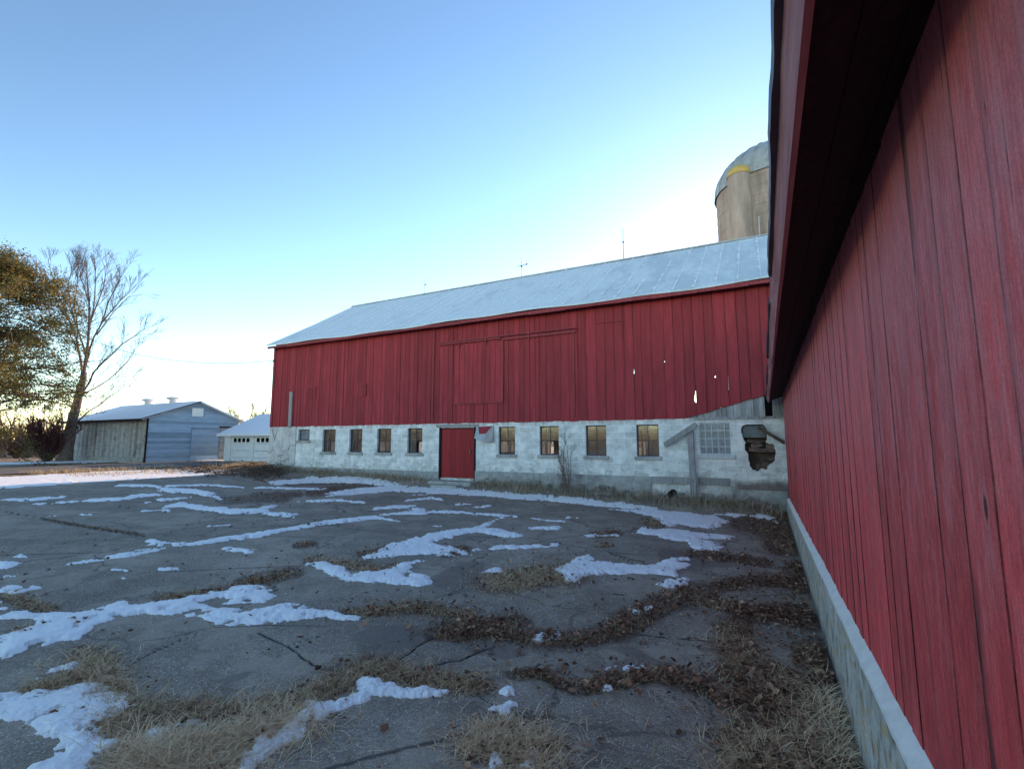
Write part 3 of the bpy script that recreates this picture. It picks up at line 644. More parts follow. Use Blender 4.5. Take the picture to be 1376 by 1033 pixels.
# ------------------------------------------------------------------ red barn
YB = 15.6; XL, XR = -21.3, 11.0; YK = 26.2; RY, RZ = 20.7, 10.0; EY, EZ = 15.22, 6.66; ZB = 2.68
barn = empty('red_barn', 'long red barn with a frosted metal roof on a white block lower wall', 'barn', (0, 0, 0))
SL = (RZ - EZ) / (RY - EY)
def zbot(x): return ZB if x < -2.15 else ZB + .285 * (x + 2.15)
def board(mb, a0, a1, z0a, z0b, z1, fn, d0, d1, nseg=1, jit=0.0, notch=None):
    """one vertical board; fn(a, z, depth) -> xyz; a wobbly outline, optional notch (side, zc, halfheight, width)"""
    mb.tint = random.random(); L = []; Rr = []
    for k in range(nseg + 1):
        f = k / nseg; L.append((a0 + R(-jit, jit), z0a + (z1 - z0a) * f)); Rr.append((a1 + R(-jit, jit), z0b + (z1 - z0b) * f))
    if notch:
        zc, hh, w = notch; k = 0
        pts = [(a1, zc - hh), (a1 - w * .8, zc - hh * .7), (a1 - w, zc - hh * .3), (a1 - w * .25, zc + hh * .4), (a1, zc + hh)]
        Rr = [Rr[0]] + pts + [Rr[-1]]; L = [L[0]] + [(a0, p[1]) for p in pts] + [L[-1]]
    vs = []; us = []; fs = []; m = len(L)
    for d in (d0, d1):
        for (l, r) in zip(L, Rr):
            vs += [fn(*l, d), fn((l[0] + r[0]) / 2, (l[1] + r[1]) / 2, d), fn(*r, d)]; us += [0, .5, 1]
    q = 3 * m
    for k in range(m - 1):
        i = 3 * k
        for j in (0, 1): fs += [(i + j, i + j + 1, i + j + 4, i + j + 3), (q + i + j, q + i + j + 3, q + i + j + 4, q + i + j + 1)]
        fs += [(i, i + 3, q + i + 3, q + i), (i + 2, q + i + 2, q + i + 5, i + 5)]
    e = 3 * (m - 1)
    for j in (0, 1): fs += [(j, q + j, q + j + 1, j + 1), (e + j, e + j + 1, q + e + j + 1, q + e + j)]
    mb.add(vs, fs, us)
LEAKS = {-3.64: (4.24, .09, .01), -1.8: (3.34, .18, .042), -1.21: (3.92, .03, .03), -.87: (3.62, .3, .012), -2.67: (4.5, .03, .02), -4.9: (4.9, .03, .025)}
sd = MB(); lip = MB(); x = XL; lk = sorted(LEAKS)
fnf = lambda a, z, d: (a, d, z)
bounds = [XL]
while x < XR:
    w = R(.17, .25) if x < -7 else R(.24, .34)
    nx = min(x + w, XR)
    c = [l for l in lk if x + .1 < l < x + .4]
    if c: nx = c[0]
    bounds.append(nx); x = nx
for a, b in zip(bounds, bounds[1:]):
    g = R(.002, .006) if R(0, 1) < .8 else R(.008, .014); d = R(0, .011); top = EZ + .16
    leak = LEAKS.get(b)
    za, zb_ = zbot(a) + R(-.02, .012), zbot(b) + R(-.02, .012)
    board(sd, a + g / 2, b - g / 2, za, zb_, top, fnf, YB - .012 - d, YB + .016 - d, 4, .0025, leak)
    if leak is None: lip.box(b - .03, b + .03, YB + .02, YB + .028, max(zbot(b - .03), zbot(b + .03)) + .02, top - .02)
    else:
        for z0, z1 in ((zbot(b + .03) + .02, leak[0] - leak[1]), (leak[0] + leak[1], top - .02)): lip.box(b - .03, b + .03, YB + .02, YB + .028, z0, z1)
sd.build('siding', 'red_far', barn); lip.build('siding_backing', 'dark', barn)  # strips added behind the joints so light shows only at the leaks
bk = MB(); fx = lambda a, z, d: (d, a, z)
for k in range(44):        # back wall, opening added so bright sky shows through the front gaps
    a = XL + k * (XR - XL) / 44; b = a + (XR - XL) / 44
    for z0, z1 in ([(ZB, EZ + .1)] if not (-9 < a < -.4) else [(ZB, 3.2), (6.2, EZ + .1)]): board(bk, a + .002, b - .002, z0, z0, z1, fnf, YK, YK + .03)
bk.build('back_wall', 'red_far', barn)
for xx in (XL, XR):
    gb = MB()
    k = 0; y = YB + .05
    while y < YK - .01:
        y2 = min(y + .26, YK); zt = lambda q: (RZ - abs(q - RY) * SL) - .12
        gb.tint = random.random()
        vs = [(xx, y, ZB), (xx, y2 - .004, ZB), (xx, y2 - .004, max(zt(y2), ZB + .1)), (xx, y, max(zt(y), ZB + .1))]
        gb.add(vs + [(a + .028 * (1 if xx < 0 else -1), b, c) for a, b, c in vs], [(3, 2, 1, 0), (4, 5, 6, 7), (0, 1, 5, 4), (1, 2, 6, 5), (2, 3, 7, 6), (3, 0, 4, 7)]); y = y2
    gb.build('gable_siding', 'red_far', barn)
tr = MB(); tr.bar((XL - .02, YB - .03, ZB), (XL - .02, YB - .03, EZ), .14, .05, (0, 1, 0)); tr.build('corner_board', 'red_trim', barn)

# roof: two slopes, eave and ridge slightly uneven
def slope(mb, ya, za, yb, zb, th, nx=80):
    xs = np.linspace(XL - .25, XR + .3, nx); s = []
    for x in xs:
        j = .025 * math.sin(x * .55) + .02 * math.sin(x * 1.7 + 1)
        s.append([(x, ya, za + j), (x, (ya + yb) / 2, (za + zb) / 2 - .04 + j * .4), (x, yb, zb + j * .3)])
    m = len(xs); vs = [p for r in s for p in r] + [(p[0], p[1], p[2] - th) for r in s for p in r]; fs = []; q = 3 * m
    for i in range(m - 1):
        for k in (0, 1):
            a = 3 * i + k; fs += [(a, a + 3, a + 4, a + 1), (q + a, q + a + 1, q + a + 4, q + a + 3)]
        a = 3 * i; fs += [(a, q + a, q + a + 3, a + 3)]; a += 2; fs += [(a, a + 3, q + a + 3, q + a)]
    fs += [(0, 1, q + 1, q), (1, 2, q + 2, q + 1)]; e = 3 * (m - 1); fs += [(e + 1, e, q + e, q + e + 1), (e + 2, e + 1, q + e + 1, q + e + 2)]
    mb.add(vs, fs)
rf = MB(); slope(rf, EY, EZ, RY, RZ, .05); slope(rf, YK + .4, RZ - (YK + .4 - RY) * SL, RY + .001, RZ - .002, .05)
roof = rf.build('roof', 'barn_roof', barn)
seam = MB(); x = XL + .1
while x < XR:
    j = .025 * math.sin(x * .55) + .02 * math.sin(x * 1.7 + 1)
    seam.tube([(x, EY - .005, EZ + j + .006), (x, (EY + RY) / 2, (EZ + RZ) / 2 - .04 + j * .4 + .006), (x, RY, RZ + j * .3 + .006)], .016, 6); x += .61
seam.build('roof_seam', 'snow_roof', roof)
# thin snow caught along the seams
sn = MB(); x = XL + .1
while x < XR:
    if x > -11:
        for k in range(26):
            f = k / 26; f2 = (k + 1) / 26
            if random.random() < .5 + .04 * x: continue
            w = R(.01, .07); y0 = EY + (RY - EY) * f; y1 = EY + (RY - EY) * f2; jj = .03 - .04 * math.sin(math.pi * f)
            j = .025 * math.sin(x * .55) + .02 * math.sin(x * 1.7 + 1)
            sn.add([(x - w, y0, EZ + (y0 - EY) * SL + jj - .01 + j * .6), (x + .02, y0, EZ + (y0 - EY) * SL + jj + .0 + j * .6), (x + .02, y1, EZ + (y1 - EY) * SL + jj + j * .6), (x - w, y1, EZ + (y1 - EY) * SL + jj - .01 + j * .6)], [(0, 1, 2, 3)])
    x += .61
sn.build('roof_snow', 'snow', roof)['kind'] = 'stuff'
rc = MB(); rc.bar((XL - .27, RY, RZ + .012), (XR + .3, RY, RZ + .012), .16, .05); rc.build('ridge_cap', 'grey_metal', roof)
fa = MB(); xs = np.linspace(XL - .2, XR + .2, 24)
for a, b in zip(xs, xs[1:]):
    fa.tint = R(.2, .9); d = R(0, .012); fa.box(a, b - .006, EY + .04 - d, EY + .07 - d, EZ - .17 + R(-.015, .012), EZ - .055)
fa.build('fascia', 'red_trim', barn)
so = MB(); so.box(XL - .1, XR, EY + .072, YB - .03, EZ - .1, EZ - .08); so.build('soffit', 'dark_wood', barn)
# loft floor, ground floor, inside partitions
lf = MB(); lf.box(XL + .3, XR, YB + .25, YK - .1, 2.62, 2.70); lf.build('loft_floor', 'tan_wood', barn)
for xx in (-19.2, -15, -11.6, -8.2, -4.2, -.4):
    pt = MB()
    for k in range(5):
        pt.tint = random.random(); pt.box(xx, xx + .05, 17.2 + k * 1.6, 17.36 + k * 1.6, .4, 2.61)
    for z in (.7, 1.0, 1.3): pt.tint = random.random(); pt.box(xx - .03, xx, 17.2, 23.5, z, z + .16)
    pt.build('stall_partition', 'tan_wood', barn)

# lower block wall
WIN = [(-17.77, -16.96), (-16.11, -15.36), (-14.52, -13.75), (-12.89, -12.14), (-8.66, -7.98), (-7.01, -6.29), (-5.32, -4.62), (-3.63, -2.94)]
holes = [(a, b, 1.52, 2.52) for a, b in WIN] + [(-19.4, -18.62, 2.02, 2.54), (-11.27, -9.66, .6, 2.51), (-1.75, -.87, 1.6, 2.55)]
bw = MB(); holed_wall(bw, -19.52, -.9, 0.0, ZB + .01, YB, YB + .2, [h for h in holes if h[1] < -.8] )
# the stretch with the broken hole is laid in a fine grid so that the break is ragged
HOLE = [(-.6, 2.36), (-.54, 2.45), (-.02, 2.47), (.03, 2.38), (.03, 1.93), (.2, 1.92), (.24, 1.7), (.2, 1.42), (.06, 1.36), (.0, 1.2), (-.12, 1.24), (-.2, 1.16), (-.34, 1.18), (-.42, 1.3), (-.44, 1.62), (-.52, 1.75), (-.5, 1.95), (-.56, 2.1)]
HP = np.array(HOLE); gx = np.arange(-.9, 1.301, .025); gzv = np.arange(0, ZB + .02, .025)
GX, GZ = np.meshgrid(gx, gzv); d = sdf(GX.ravel(), GZ.ravel(), HP) + .025 * fbm(GX.ravel() * 9, GZ.ravel() * 9, 3)
q = quads(len(gzv), len(gx), None); inside = (d > 0)[q].sum(1) >= 2
Vv = np.stack([GX.ravel(), np.full(GX.size, YB), GZ.ravel()], 1)
q = q[~inside]; bw.add(Vv.tolist(), [tuple(map(int, a)) for a in q])
from collections import Counter
ed = Counter(); 
for a in q.tolist():
    for i in range(4): ed[tuple(sorted((a[i], a[(i + 1) % 4])))] += 1
for (i, j), c in ed.items():
    if c == 1:
        p, r = Vv[i], Vv[j]
        if d[i] > -.05 and d[j] > -.05: bw.add([tuple(p), tuple(r), (r[0], YB + .2, r[2]), (p[0], YB + .2, p[2])], [(0, 1, 2, 3), ])
bw.box(1.301, XR, YB, YB + .2, 0, ZB)
wall = bw.build('block_wall', 'block', barn)
pl = MB(); holed_wall(pl, XL - .06, -19.52, 0, ZB - .005, YB - .05, YB + .2, []); pl.build('plastered_wall', 'plaster', barn)
gw = MB(); t_ = MB(); holed_wall(t_, YB + .2, YK, 0, ZB - .005, 0, .2, [(17 + k * 1.85, 18.2 + k * 1.85, 1.0, 1.95) for k in (1, 3)])
gw.add([(XL + v[1], v[0], v[2]) for v in t_.v], t_.f); holed_wall(gw, XL + .2, XR, 0, ZB, YK - .2, YK, [(-20.5 + k * 2.6, -18.6 + k * 2.6, .9, 1.95) for k in (0, 2, 3, 5, 8)])
gw.build('rear_block_wall', 'block', barn)
fo = MB(); fo.box(-19.5, -11.3, YB - .04, YB - .002, 0, .82); fo.box(-9.64, -3.2, YB - .045, YB - .002, 0, .9); fo.box(-.92, .48, YB - .03, YB - .002, 0, .62); fo.build('foundation', 'concrete', barn)
for a, b in ((-3.18, -2.02), (-1.84, -.98)):
    bp = MB(); bp.tint = R(.2, .8); bp.box(a, b, YB - .07, YB - .003, .72 + R(-.01, .01), .92 + R(-.01, .01)); bp.build('base_plank', 'grey_wood', barn)
st = MB()
def rock(mb, c, r, sq=(1, 1, 1)):
    mb.tint = random.random(); n = 7; vs = []; fs = []; ph = R(0, 9)
    for i in range(5):
        la = -math.pi / 2 + math.pi * i / 4
        for k in range(n):
            lo = 2 * math.pi * k / n; q = r * (.8 + .35 * math.sin(3.1 * k + ph + 2.3 * i) * .5 + R(-.08, .08))
            vs.append((c[0] + sq[0] * q * math.cos(la) * math.cos(lo), c[1] + sq[1] * q * math.cos(la) * math.sin(lo), c[2] + sq[2] * q * math.sin(la)))
    for i in range(4):
        for k in range(n): fs.append((i * n + k, i * n + (k + 1) % n, (i + 1) * n + (k + 1) % n, (i + 1) * n + k))
    mb.add(vs, fs)
for _ in range(95):
    x = R(-10, .3) if random.random() < .85 else R(-20, -11.5); zz = float(gz(x, 15.4)) + R(-.05, .26)
    if -11.5 < x < -9.3 or (zz > .62 and x < -3.2): continue
    st = MB(); rock(st, (x, YB - R(.05, .2) - .12 * (zz < .35), zz), R(.06, .15), (1.5, .8, .75)); st.build('foundation_stone', 'rubble', barn)

def window(x0, x1, z0, z1, cols, rows, mat, glassmat, sillmat='concrete', th=.02, inset=.09, sill=True, broken=()):
    f = MB(); b = .035; y0 = YB + inset; y1 = y0 + .04
    f.box(x0, x0 + b, y0, y1, z0, z1); f.box(x1 - b, x1, y0, y1, z0, z1); f.box(x0 + b, x1 - b, y0, y1, z0, z0 + b); f.box(x0 + b, x1 - b, y0, y1, z1 - b, z1)
    for k in range(1, cols): c = x0 + (x1 - x0) * k / cols; f.box(c - th / 2, c + th / 2, y0 + .004, y1 - .004, z0 + b, z1 - b)
    for k in range(1, rows):
        c = z0 + (z1 - z0) * k / rows; prev = x0 + b
        for j in range(1, cols + 1):
            e = x0 + (x1 - x0) * j / cols - (th / 2 if j < cols else b); f.box(prev, e, y0 + .004, y1 - .004, c - th / 2, c + th / 2); prev = e + th
    w = f.build('window', mat, barn)
    p = MB()
    for j in range(cols):
        for k in range(rows):
            if (j, k) in broken: continue
            p.tint = random.random()
            a, e = x0 + (x1 - x0) * j / cols + .004, x0 + (x1 - x0) * (j + 1) / cols - .004; c, g = z0 + (z1 - z0) * k / rows + .004, z0 + (z1 - z0) * (k + 1) / rows - .004
            t = R(-.006, .006)
            p.add([(a, y0 + .02 + t, c), (e, y0 + .02 - t, c), (e, y0 + .02 - t, g), (a, y0 + .02 + t, g)], [(0, 1, 2, 3)])
    p.build('pane', glassmat, w)
    if sill:
        s = MB(); s.box(x0 - .07, x1 + .07, YB - .06, YB + inset, z0 - .11, z0 - .002); s.build('sill', sillmat, w)
    return w
for i, (a, b) in enumerate(WIN):
    w = window(a, b, 1.52, 2.52, 2, 2, 'dark_metal', 'glass', broken=((1, 0),) if i in (3, 5) else ())
window(-19.4, -18.62, 2.02, 2.54, 1, 1, 'dark_metal', 'dull_glass')
w = window(-1.75, -.87, 1.6, 2.55, 5, 4, 'faded_white', 'dull_glass', 'faded_white', .026, .02)
w['label'] = 'wide white framed window of twenty small panes'
# a grey sheet closing the top of the break, and broken blocks inside
cv = MB(); cv.tint = .1; cv.prism([(-.56, 2.1), (.02, 2.1), (.02, 2.38), (-.04, 2.44), (-.5, 2.44), (-.56, 2.38)], lambda a, b, d: (a, d, b), YB + .06, YB + .08); cv.build('cover_sheet', 'dull_metal', barn)
for (cx_, cz_, w_, h_, an, yy) in ((-.28, 1.98, .36, .09, -.15, 15.68), (-.22, 1.88, .3, .1, .1, 15.74), (-.3, 1.76, .26, .12, -.05, 15.78), (.02, 1.74, .44, .11, .02, 15.7), (.12, 1.84, .2, .16, .05, 15.8), (-.1, 1.3, .34, .16, .2, 15.8), (.1, 1.5, .24, .12, -.3, 15.84)):
    rb = MB(); rb.tint = random.random(); dx = Vector((math.cos(an), 0, math.sin(an))) * w_ / 2; rb.bar(Vector((cx_, yy, cz_)) - dx, Vector((cx_, yy + .02, cz_)) + dx, .14, h_); rb.build('broken_block', 'broken', barn)
db = MB(); db.box(-.9, .9, 15.95, 15.97, .3, 2.6); db.build('backing_sheet', 'brush', barn)
# main door
dr = MB(); x = -11.22
while x < -9.72:
    b = min(x + R(.16, .24), -9.71); board(dr, x, b - .004, .62 + R(-.008, .008), .62 + R(-.008, .008), 2.46, fnf, YB + .03, YB + .06, 3, .002); x = b
door = dr.build('door', plain('bright_red_door', (.25, .012, .016), (.36, .022, .026), (30, 30, 1.2), .6, tint=.12, stain=(.2, .015, .018)), barn)
h = MB(); h.box(-9.9, -9.87, YB - .02, YB + .028, 1.5, 1.66); h.build('handle', 'rod', door)
for a, b in ((-11.31, -11.225), (-9.705, -9.63)):
    df = MB(); df.box(a, b, YB - .02, YB + .1, .5, 2.53); df.build('door_jamb', 'dark_wood', barn)
dh = MB(); dh.box(-11.45, -9.5, YB - .035, YB - .003, 2.535, 2.64); dh.build('door_header', 'pale_wood', barn)
# hatches and the upper door with its track
for (a, b, c, d) in ((-18.88, -18.29, 3.93, 4.5), (-15.81, -15.18, 3.9, 4.47)):
    k = MB(); x = a
    while x < b - .02: e = min(x + .2, b); board(k, x, e - .004, c, c, d, fnf, YB - .05, YB - .03, 1); x = e
    hd = k.build('hatch', 'red_far', barn); k = MB(); k.box(a - .02, b + .02, YB - .065, YB - .05, d - .04, d + .01); k.build('batten', 'red_trim', hd)
def updoor(a, b, c, d, dep):
    k = MB(); x = a
    while x < b - .02: e = min(x + R(.17, .24), b); board(k, x, e - .004, c, c, d, fnf, YB - dep, YB - dep + .024, 4, .002); x = e
    return k.build('upper_door', 'red_far', barn)
ud = updoor(-10.6, -8.47, 3.43, 5.72, .055)
k = MB(); k.box(-10.62, -8.45, YB - .072, YB - .056, 3.40, 3.44); k.box(-8.49, -8.43, YB - .072, YB - .056, 3.45, 5.7); k.build('edge_strip', 'red_trim', ud)
tk = MB(); tk.box(-11.35, -8.55, YB - .09, YB - .04, 5.78, 5.86); tk.box(-8.5, -5.6, YB - .09, YB - .04, 5.72, 5.8); tk.box(-11.3, -5.5, YB - .13, YB - .092, 5.86, 5.9)
for x in (-10.4, -9.2, -7.4): tk.box(x, x + .05, YB - .125, YB - .095, 5.6, 5.86)
tk.build('door_track', 'red_trim', barn)
for x, z0, z1 in ((-11.63, 2.8, 6.4), (-5.7, 2.8, 5.8)):
    bt = MB(); bt.bar((x, YB - .05, z0), (x + .02, YB - .05, z1), .06, .03, (0, 1, 0)); bt.build('batten', 'red_trim', barn)
bt = MB(); bt.box(-4.9, -3.9, YB - .05, YB - .03, 5.95, 5.98); bt.build('batten', 'red_trim', barn)
db = MB(); db.bar((-19.93, YB - .06, 2.62), (-19.95, YB - .06, 4.33), .2, .05, (0, 1, 0)); db.build('nailed_board', 'pale_wood', barn)
vh = MB()
vh.prism([(-9.58, 2.54), (-8.86, 2.56), (-8.83, 1.99), (-9.1, 1.96), (-9.62, 2.1)], lambda a, b, d: (a, d - (2.55 - b) * .25, b), YB - .03, YB - .002)
v = vh.build('vent_hood', 'grey_metal', barn)
k = MB(); k.prism([(-9.5, 2.53), (-8.92, 2.545), (-9.15, 2.28), (-9.42, 2.26)], lambda a, b, d: (a, d - (2.55 - b) * .25, b), YB - .046, YB - .034); k.build('vent_cover', 'red_far', v)
# grey boards under the rising edge of the siding
k = MB(); x = -2.1
while x < .95:
    e = x + R(.13, .2)
    if not (.0 < x < .1): board(k, x, e - .006, 2.6 + R(-.03, .03), 2.6 + R(-.03, .03), zbot(e) + .15, fnf, YB + .032, YB + .05, 3, .004)
    x = e
k.build('grey_boarding', 'grey_wood', barn)
k = MB(); k.tint = .6; k.box(-1.9, .45, YB - .03, YB - .002, 2.63, 2.70); k.build('sill_board', 'grey_wood', barn)
k = MB(); k.box(-2.3, -.9, YB + .06, YB + .075, 2.5, 2.98); k.box(-.899, 1.0, YB + .06, YB + .075, 2.5, 3.5); k.build('backing_sheet', 'dark', barn)  # added sheets that stop sun glowing through gaps in the grey boards
dp = MB(); dp.tube([(-2.6, YB - .35, .40), (-2.55, YB - .05, .45)], .1, 14); dp.build('drain_pipe', 'dark', barn)
for i, (px_, py0, py1) in enumerate(((571, 395, 372), (701, 371, 346), (838, 345, 306))):
    p = ony(px_, py0, RY); h = ony(px_, py1, RY).z
    k = MB(); k.tube([(p.x, RY, RZ), (p.x, RY, h)], [.022, .012], 6); k.lathe([(0, p.z * 0 + RZ + (h - RZ) * .55 - .06), (.06, RZ + (h - RZ) * .55), (0, RZ + (h - RZ) * .55 + .06)], (p.x, RY), 10)
    rd = k.build('lightning_rod', 'rod', roof)
    if i == 1:
        k = MB(); zz = RZ + (h - RZ) * .6; k.bar((p.x - .26, RY, zz - .02), (p.x + .24, RY, zz + .02), .022, .022); k.prism([(p.x + .23, zz + .07), (p.x + .36, zz + .02), (p.x + .23, zz - .03)], lambda a, b, d: (a, d, b), RY - .01, RY + .01); k.build('weather_vane', 'rod', rd)

# stone step, post, planks near the barn
k = MB(); k.box(-11.35, -9.45, 14.95, 15.55, .2, .52); k.box(-10.9, -9.8, 14.55, 14.94, .15, .42)
tag(k.build('stone_step', 'concrete'), 'low concrete step in front of the bright red door', 'step')
k = MB(); k.bar((-1.93, 15.32, .1), (-1.99, 15.47, 2.32), .17, .12, (0, 1, 0)); k.bar((-1.97, 15.36, 1.75), (-1.97, 15.34, 1.95), .12, .06, (0, 1, 0))
tag(k.build('wooden_post', 'grey_wood'), 'weathered grey post leaning against the white wall left of the small paned window', 'post')
k = MB(); k.tint = .4; k.bar(ony(893, 598, 15.42), ony(936, 570, 15.36), .16, .06, (0, 1, 0))
tag(k.build('slanting_plank', 'grey_wood'), 'grey plank rising to the head of the wooden post', 'plank')
k = MB(); k.tint = .7; k.prism([(0, .07), (.1, .02), (.55, -.27), (.95, -.52), (.95, -.66), (.5, -.38), (.08, -.12)], lambda a, b, d: (-.2 + a * .72, d, 2.42 + b * .8), 15.44, 15.48)
tag(k.build('slanting_plank', 'brush'), 'dark split plank slanting down beside the hole in the wall', 'plank')

# ------------------------------------------------------------------ near red shed on the right
XW = .5; Y0, Y1 = -7.0, 15.25
shed = empty('red_shed', 'red board shed wall close on the right with a low dark eave', 'shed')
ztop = lambda y: .82 - .022 * y
edges = [Y0]
fixed = [1.45, 1.62, 1.84, 2.08, 2.36, 2.62]
while edges[-1] < Y1:
    y = edges[-1]; nx = y + R(.13, .215)
    if y < 1.46 and nx > 1.2:
        if y < 1.2: nx = 1.2
        edges += [nx] if y < 1.2 else []; edges += fixed; continue
    edges.append(min(nx, Y1))
edges = sorted(set(edges)); k = MB(); fny = lambda a, z, d: (d, a, z)
for a, b in zip(edges, edges[1:]):
    if b - a < .03: continue
    g = R(.002, .006); d = R(0, .01)
    board(k, a + g / 2, b - g / 2, ztop(a) + R(-.012, .012), ztop(b) + R(-.012, .012), 3.34, fny, XW - d, XW + .026 - d, 16, .0022)
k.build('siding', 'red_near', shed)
k = MB(); k.box(XW + .03, XW + .045, Y0, Y1, .3, 3.34); k.box(XW + .03, XW + .06, Y0, Y1, 3.0, 3.34); k.build('siding_backing', 'dark', shed)
# foundation: rough face, sloped pale ledge with a scalloped upper edge
ys = np.arange(Y0, Y1 + .001, .045); k = MB(); lg = MB(); vs = []; lv = []
for y in ys:
    f = float(fbm(np.array([y * 3]), np.array([1.0]), 5)[0]); f2 = float(fbm(np.array([y * 9]), np.array([4.0]), 6)[0])
    zt = ztop(y); lo = zt - .055 - .02 * f; xf = .44 + .012 * f2
    vs.append([(xf - .012, y, -.15), (xf - .008 + .008 * f, y, .25), (xf, y, lo)]); lv.append([(xf - .003, y, lo - .012), (xf + .002, y, lo + .004), (.505, y, zt + .012 + .022 * f2 + .01 * f), (.505 + .01, y, zt + .02)])
for src, dst, c in ((vs, k, 3), (lv, lg, 4)):
    dst.add([p for r in src for p in r], [(c * i + j, c * i + j + 1, c * (i + 1) + j + 1, c * (i + 1) + j) for i in range(len(src) - 1) for j in range(c - 1)])
k.add([(.44, Y1, -.15), (2, Y1, -.15), (2, Y1, .5), (.44, Y1, .46)], [(0, 1, 2, 3)])
fd = k.build('foundation', 'footing', shed, True); lg.build('ledge', 'stucco', fd, True)
k = MB(); a = Y0 - .2
while a < Y1 + .1:
    b = min(a + 3.66, Y1 + .12); d = R(0, .006)
    pts = [(.148 - d, 3.075), (.172 - d, 3.085), (.128 - d, 3.19), (.104 - d, 3.18)]
    k.prism(pts, lambda u, v, w: (u, w, v), a, b - .006); a = b
k.build('fascia', 'fascia_near', shed)
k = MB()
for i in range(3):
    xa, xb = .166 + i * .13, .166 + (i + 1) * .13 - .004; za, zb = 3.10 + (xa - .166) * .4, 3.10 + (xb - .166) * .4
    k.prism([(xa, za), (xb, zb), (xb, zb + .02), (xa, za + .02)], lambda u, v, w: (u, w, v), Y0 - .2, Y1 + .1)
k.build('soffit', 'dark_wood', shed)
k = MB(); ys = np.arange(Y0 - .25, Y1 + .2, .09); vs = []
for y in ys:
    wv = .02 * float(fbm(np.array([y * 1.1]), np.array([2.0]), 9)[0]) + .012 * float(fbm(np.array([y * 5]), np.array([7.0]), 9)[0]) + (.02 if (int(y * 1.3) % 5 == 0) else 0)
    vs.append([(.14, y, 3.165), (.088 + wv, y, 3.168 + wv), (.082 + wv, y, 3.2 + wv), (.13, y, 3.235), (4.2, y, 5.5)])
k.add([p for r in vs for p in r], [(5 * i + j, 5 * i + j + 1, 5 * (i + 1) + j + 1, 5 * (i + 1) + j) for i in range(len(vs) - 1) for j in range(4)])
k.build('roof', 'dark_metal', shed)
k = MB(); k.box(.53, 8, Y1 - .03, Y1, .2, 3.3); k.add([(.15, Y1, 3.2), (.5, Y1, 3.2), (4.2, Y1, 3.3), (4.2, Y1, 5.45)], [(0, 1, 2, 3)]); k.box(.53, 8, Y0, Y0 + .03, .2, 3.3); k.box(7.97, 8, Y0, Y1, 0, 3.3); k.add([(4.2, Y0, 5.5), (4.2, Y1 + .1, 5.5), (8.3, Y1 + .1, 3.1), (8.3, Y0, 3.1)], [(0, 1, 2, 3)]); k.build('end_wall', 'red_trim', shed)

# ------------------------------------------------------------------ silo
sc_ = (1.35, 31.4); sr = 3.25
silo = empty('silo', 'tall tan concrete silo with a ribbed metal dome behind the barn', 'silo')
k = MB(); k.lathe([(sr, 0), (sr, 16.7)], sc_, 64); k.build('wall', 'silo_c', silo, True)
k = MB()
for z in np.arange(1, 16.6, .55): k.lathe([(sr + .005, z - .012), (sr + .02, z), (sr + .005, z + .012)], sc_, 64)
k.build('hoop', 'silo_c', silo)
k = MB(); prof = [(sr + .1, 16.66)] + [((sr + .08) * math.cos(t), 16.7 + 2.75 * math.sin(t)) for t in np.linspace(0, math.pi / 2 - .03, 14)]; k.lathe(prof, sc_, 64); dome = k.build('dome', 'dome', silo, True)
k = MB()
for i in range(26):
    a = 2 * math.pi * i / 26; k.tube([(sc_[0] + (sr + .1) * math.cos(t) * math.cos(a), sc_[1] + (sr + .1) * math.cos(t) * math.sin(a), 16.7 + 2.77 * math.sin(t)) for t in np.linspace(0, math.pi / 2 - .03, 10)], .035, 5)
k.build('rib', 'dome', dome)
ca = math.radians(236); cc = (sc_[0] + (sr + .05) * math.cos(ca), sc_[1] + (sr + .05) * math.sin(ca))
k = MB(); k.lathe([(.62, 0), (.62, 16.75)], cc, 24); ch = k.build('chute', 'silo_c', silo, True)
k = MB(); k.lathe([(.66, 16.72)] + [(.66 * math.cos(t), 16.75 + .62 * math.sin(t)) for t in np.linspace(0, math.pi / 2, 7)], cc, 24); k.build('cap', 'yellow', ch, True)
k = MB(); p = ony(1020, 300, 28.1); k.tube([(p.x, 28.02, 4), (p.x, 28.02, p.z + .35)], .028, 8); k.build('pipe', 'grey_metal', silo)

# ------------------------------------------------------------------ grey shed and garage, left
gs = empty('grey_shed', 'low grey shed with a pale blue gable end and snowy roof behind the bare tree', 'shed')
GX0, GX1, GY0, GY1, gb0, ge, gp = -45.4, -35.4, 16.95, 23.1, .5, 3.55, 4.72; gm = (GY0 + GY1) / 2
k = MB(); x = GX0
while x < GX1 - .01:
    e = min(x + .3, GX1); k.tint = random.random(); k.box(x, e - .012, GY0 - R(0, .012), GY0 + .03, .95, ge); x = e
k.box(GX0, GX1, GY0 + .031, GY0 + .1, gb0 - .3, ge); k.box(GX0, GX0 + .05, GY0 + .1, GY1, gb0, ge); k.box(GX0, GX1, GY1 - .05, GY1, gb0, ge); k.build('side_wall', 'grey_siding', gs)
k = MB(); k.box(GX0, GX1 - .03, GY0 - .06, GY0 - .014, gb0 - .4, .94); k.build('plinth', 'concrete', gs)
k = MB(); z = gb0 - .2
while z < gp - .1:        # lap siding on the gable end
    z2 = z + .19; k.tint = random.random()
    lim = lambda q: GY0 + max(0, (q - ge)) / (gp - ge) * (gm - GY0); a0, a1 = lim(z), lim(z2); b0, b1 = GY1 - (a0 - GY0), GY1 - (a1 - GY0)
    k.add([(GX1 + .03, a0, z), (GX1 + .03, b0, z), (GX1 + .005, max(b1, a1), z2 + .01), (GX1 + .005, a1, z2 + .01)], [(0, 1, 2, 3)]); z = z2
k.build('gable_wall', 'blue_paint', gs)
k = MB(); z = .5
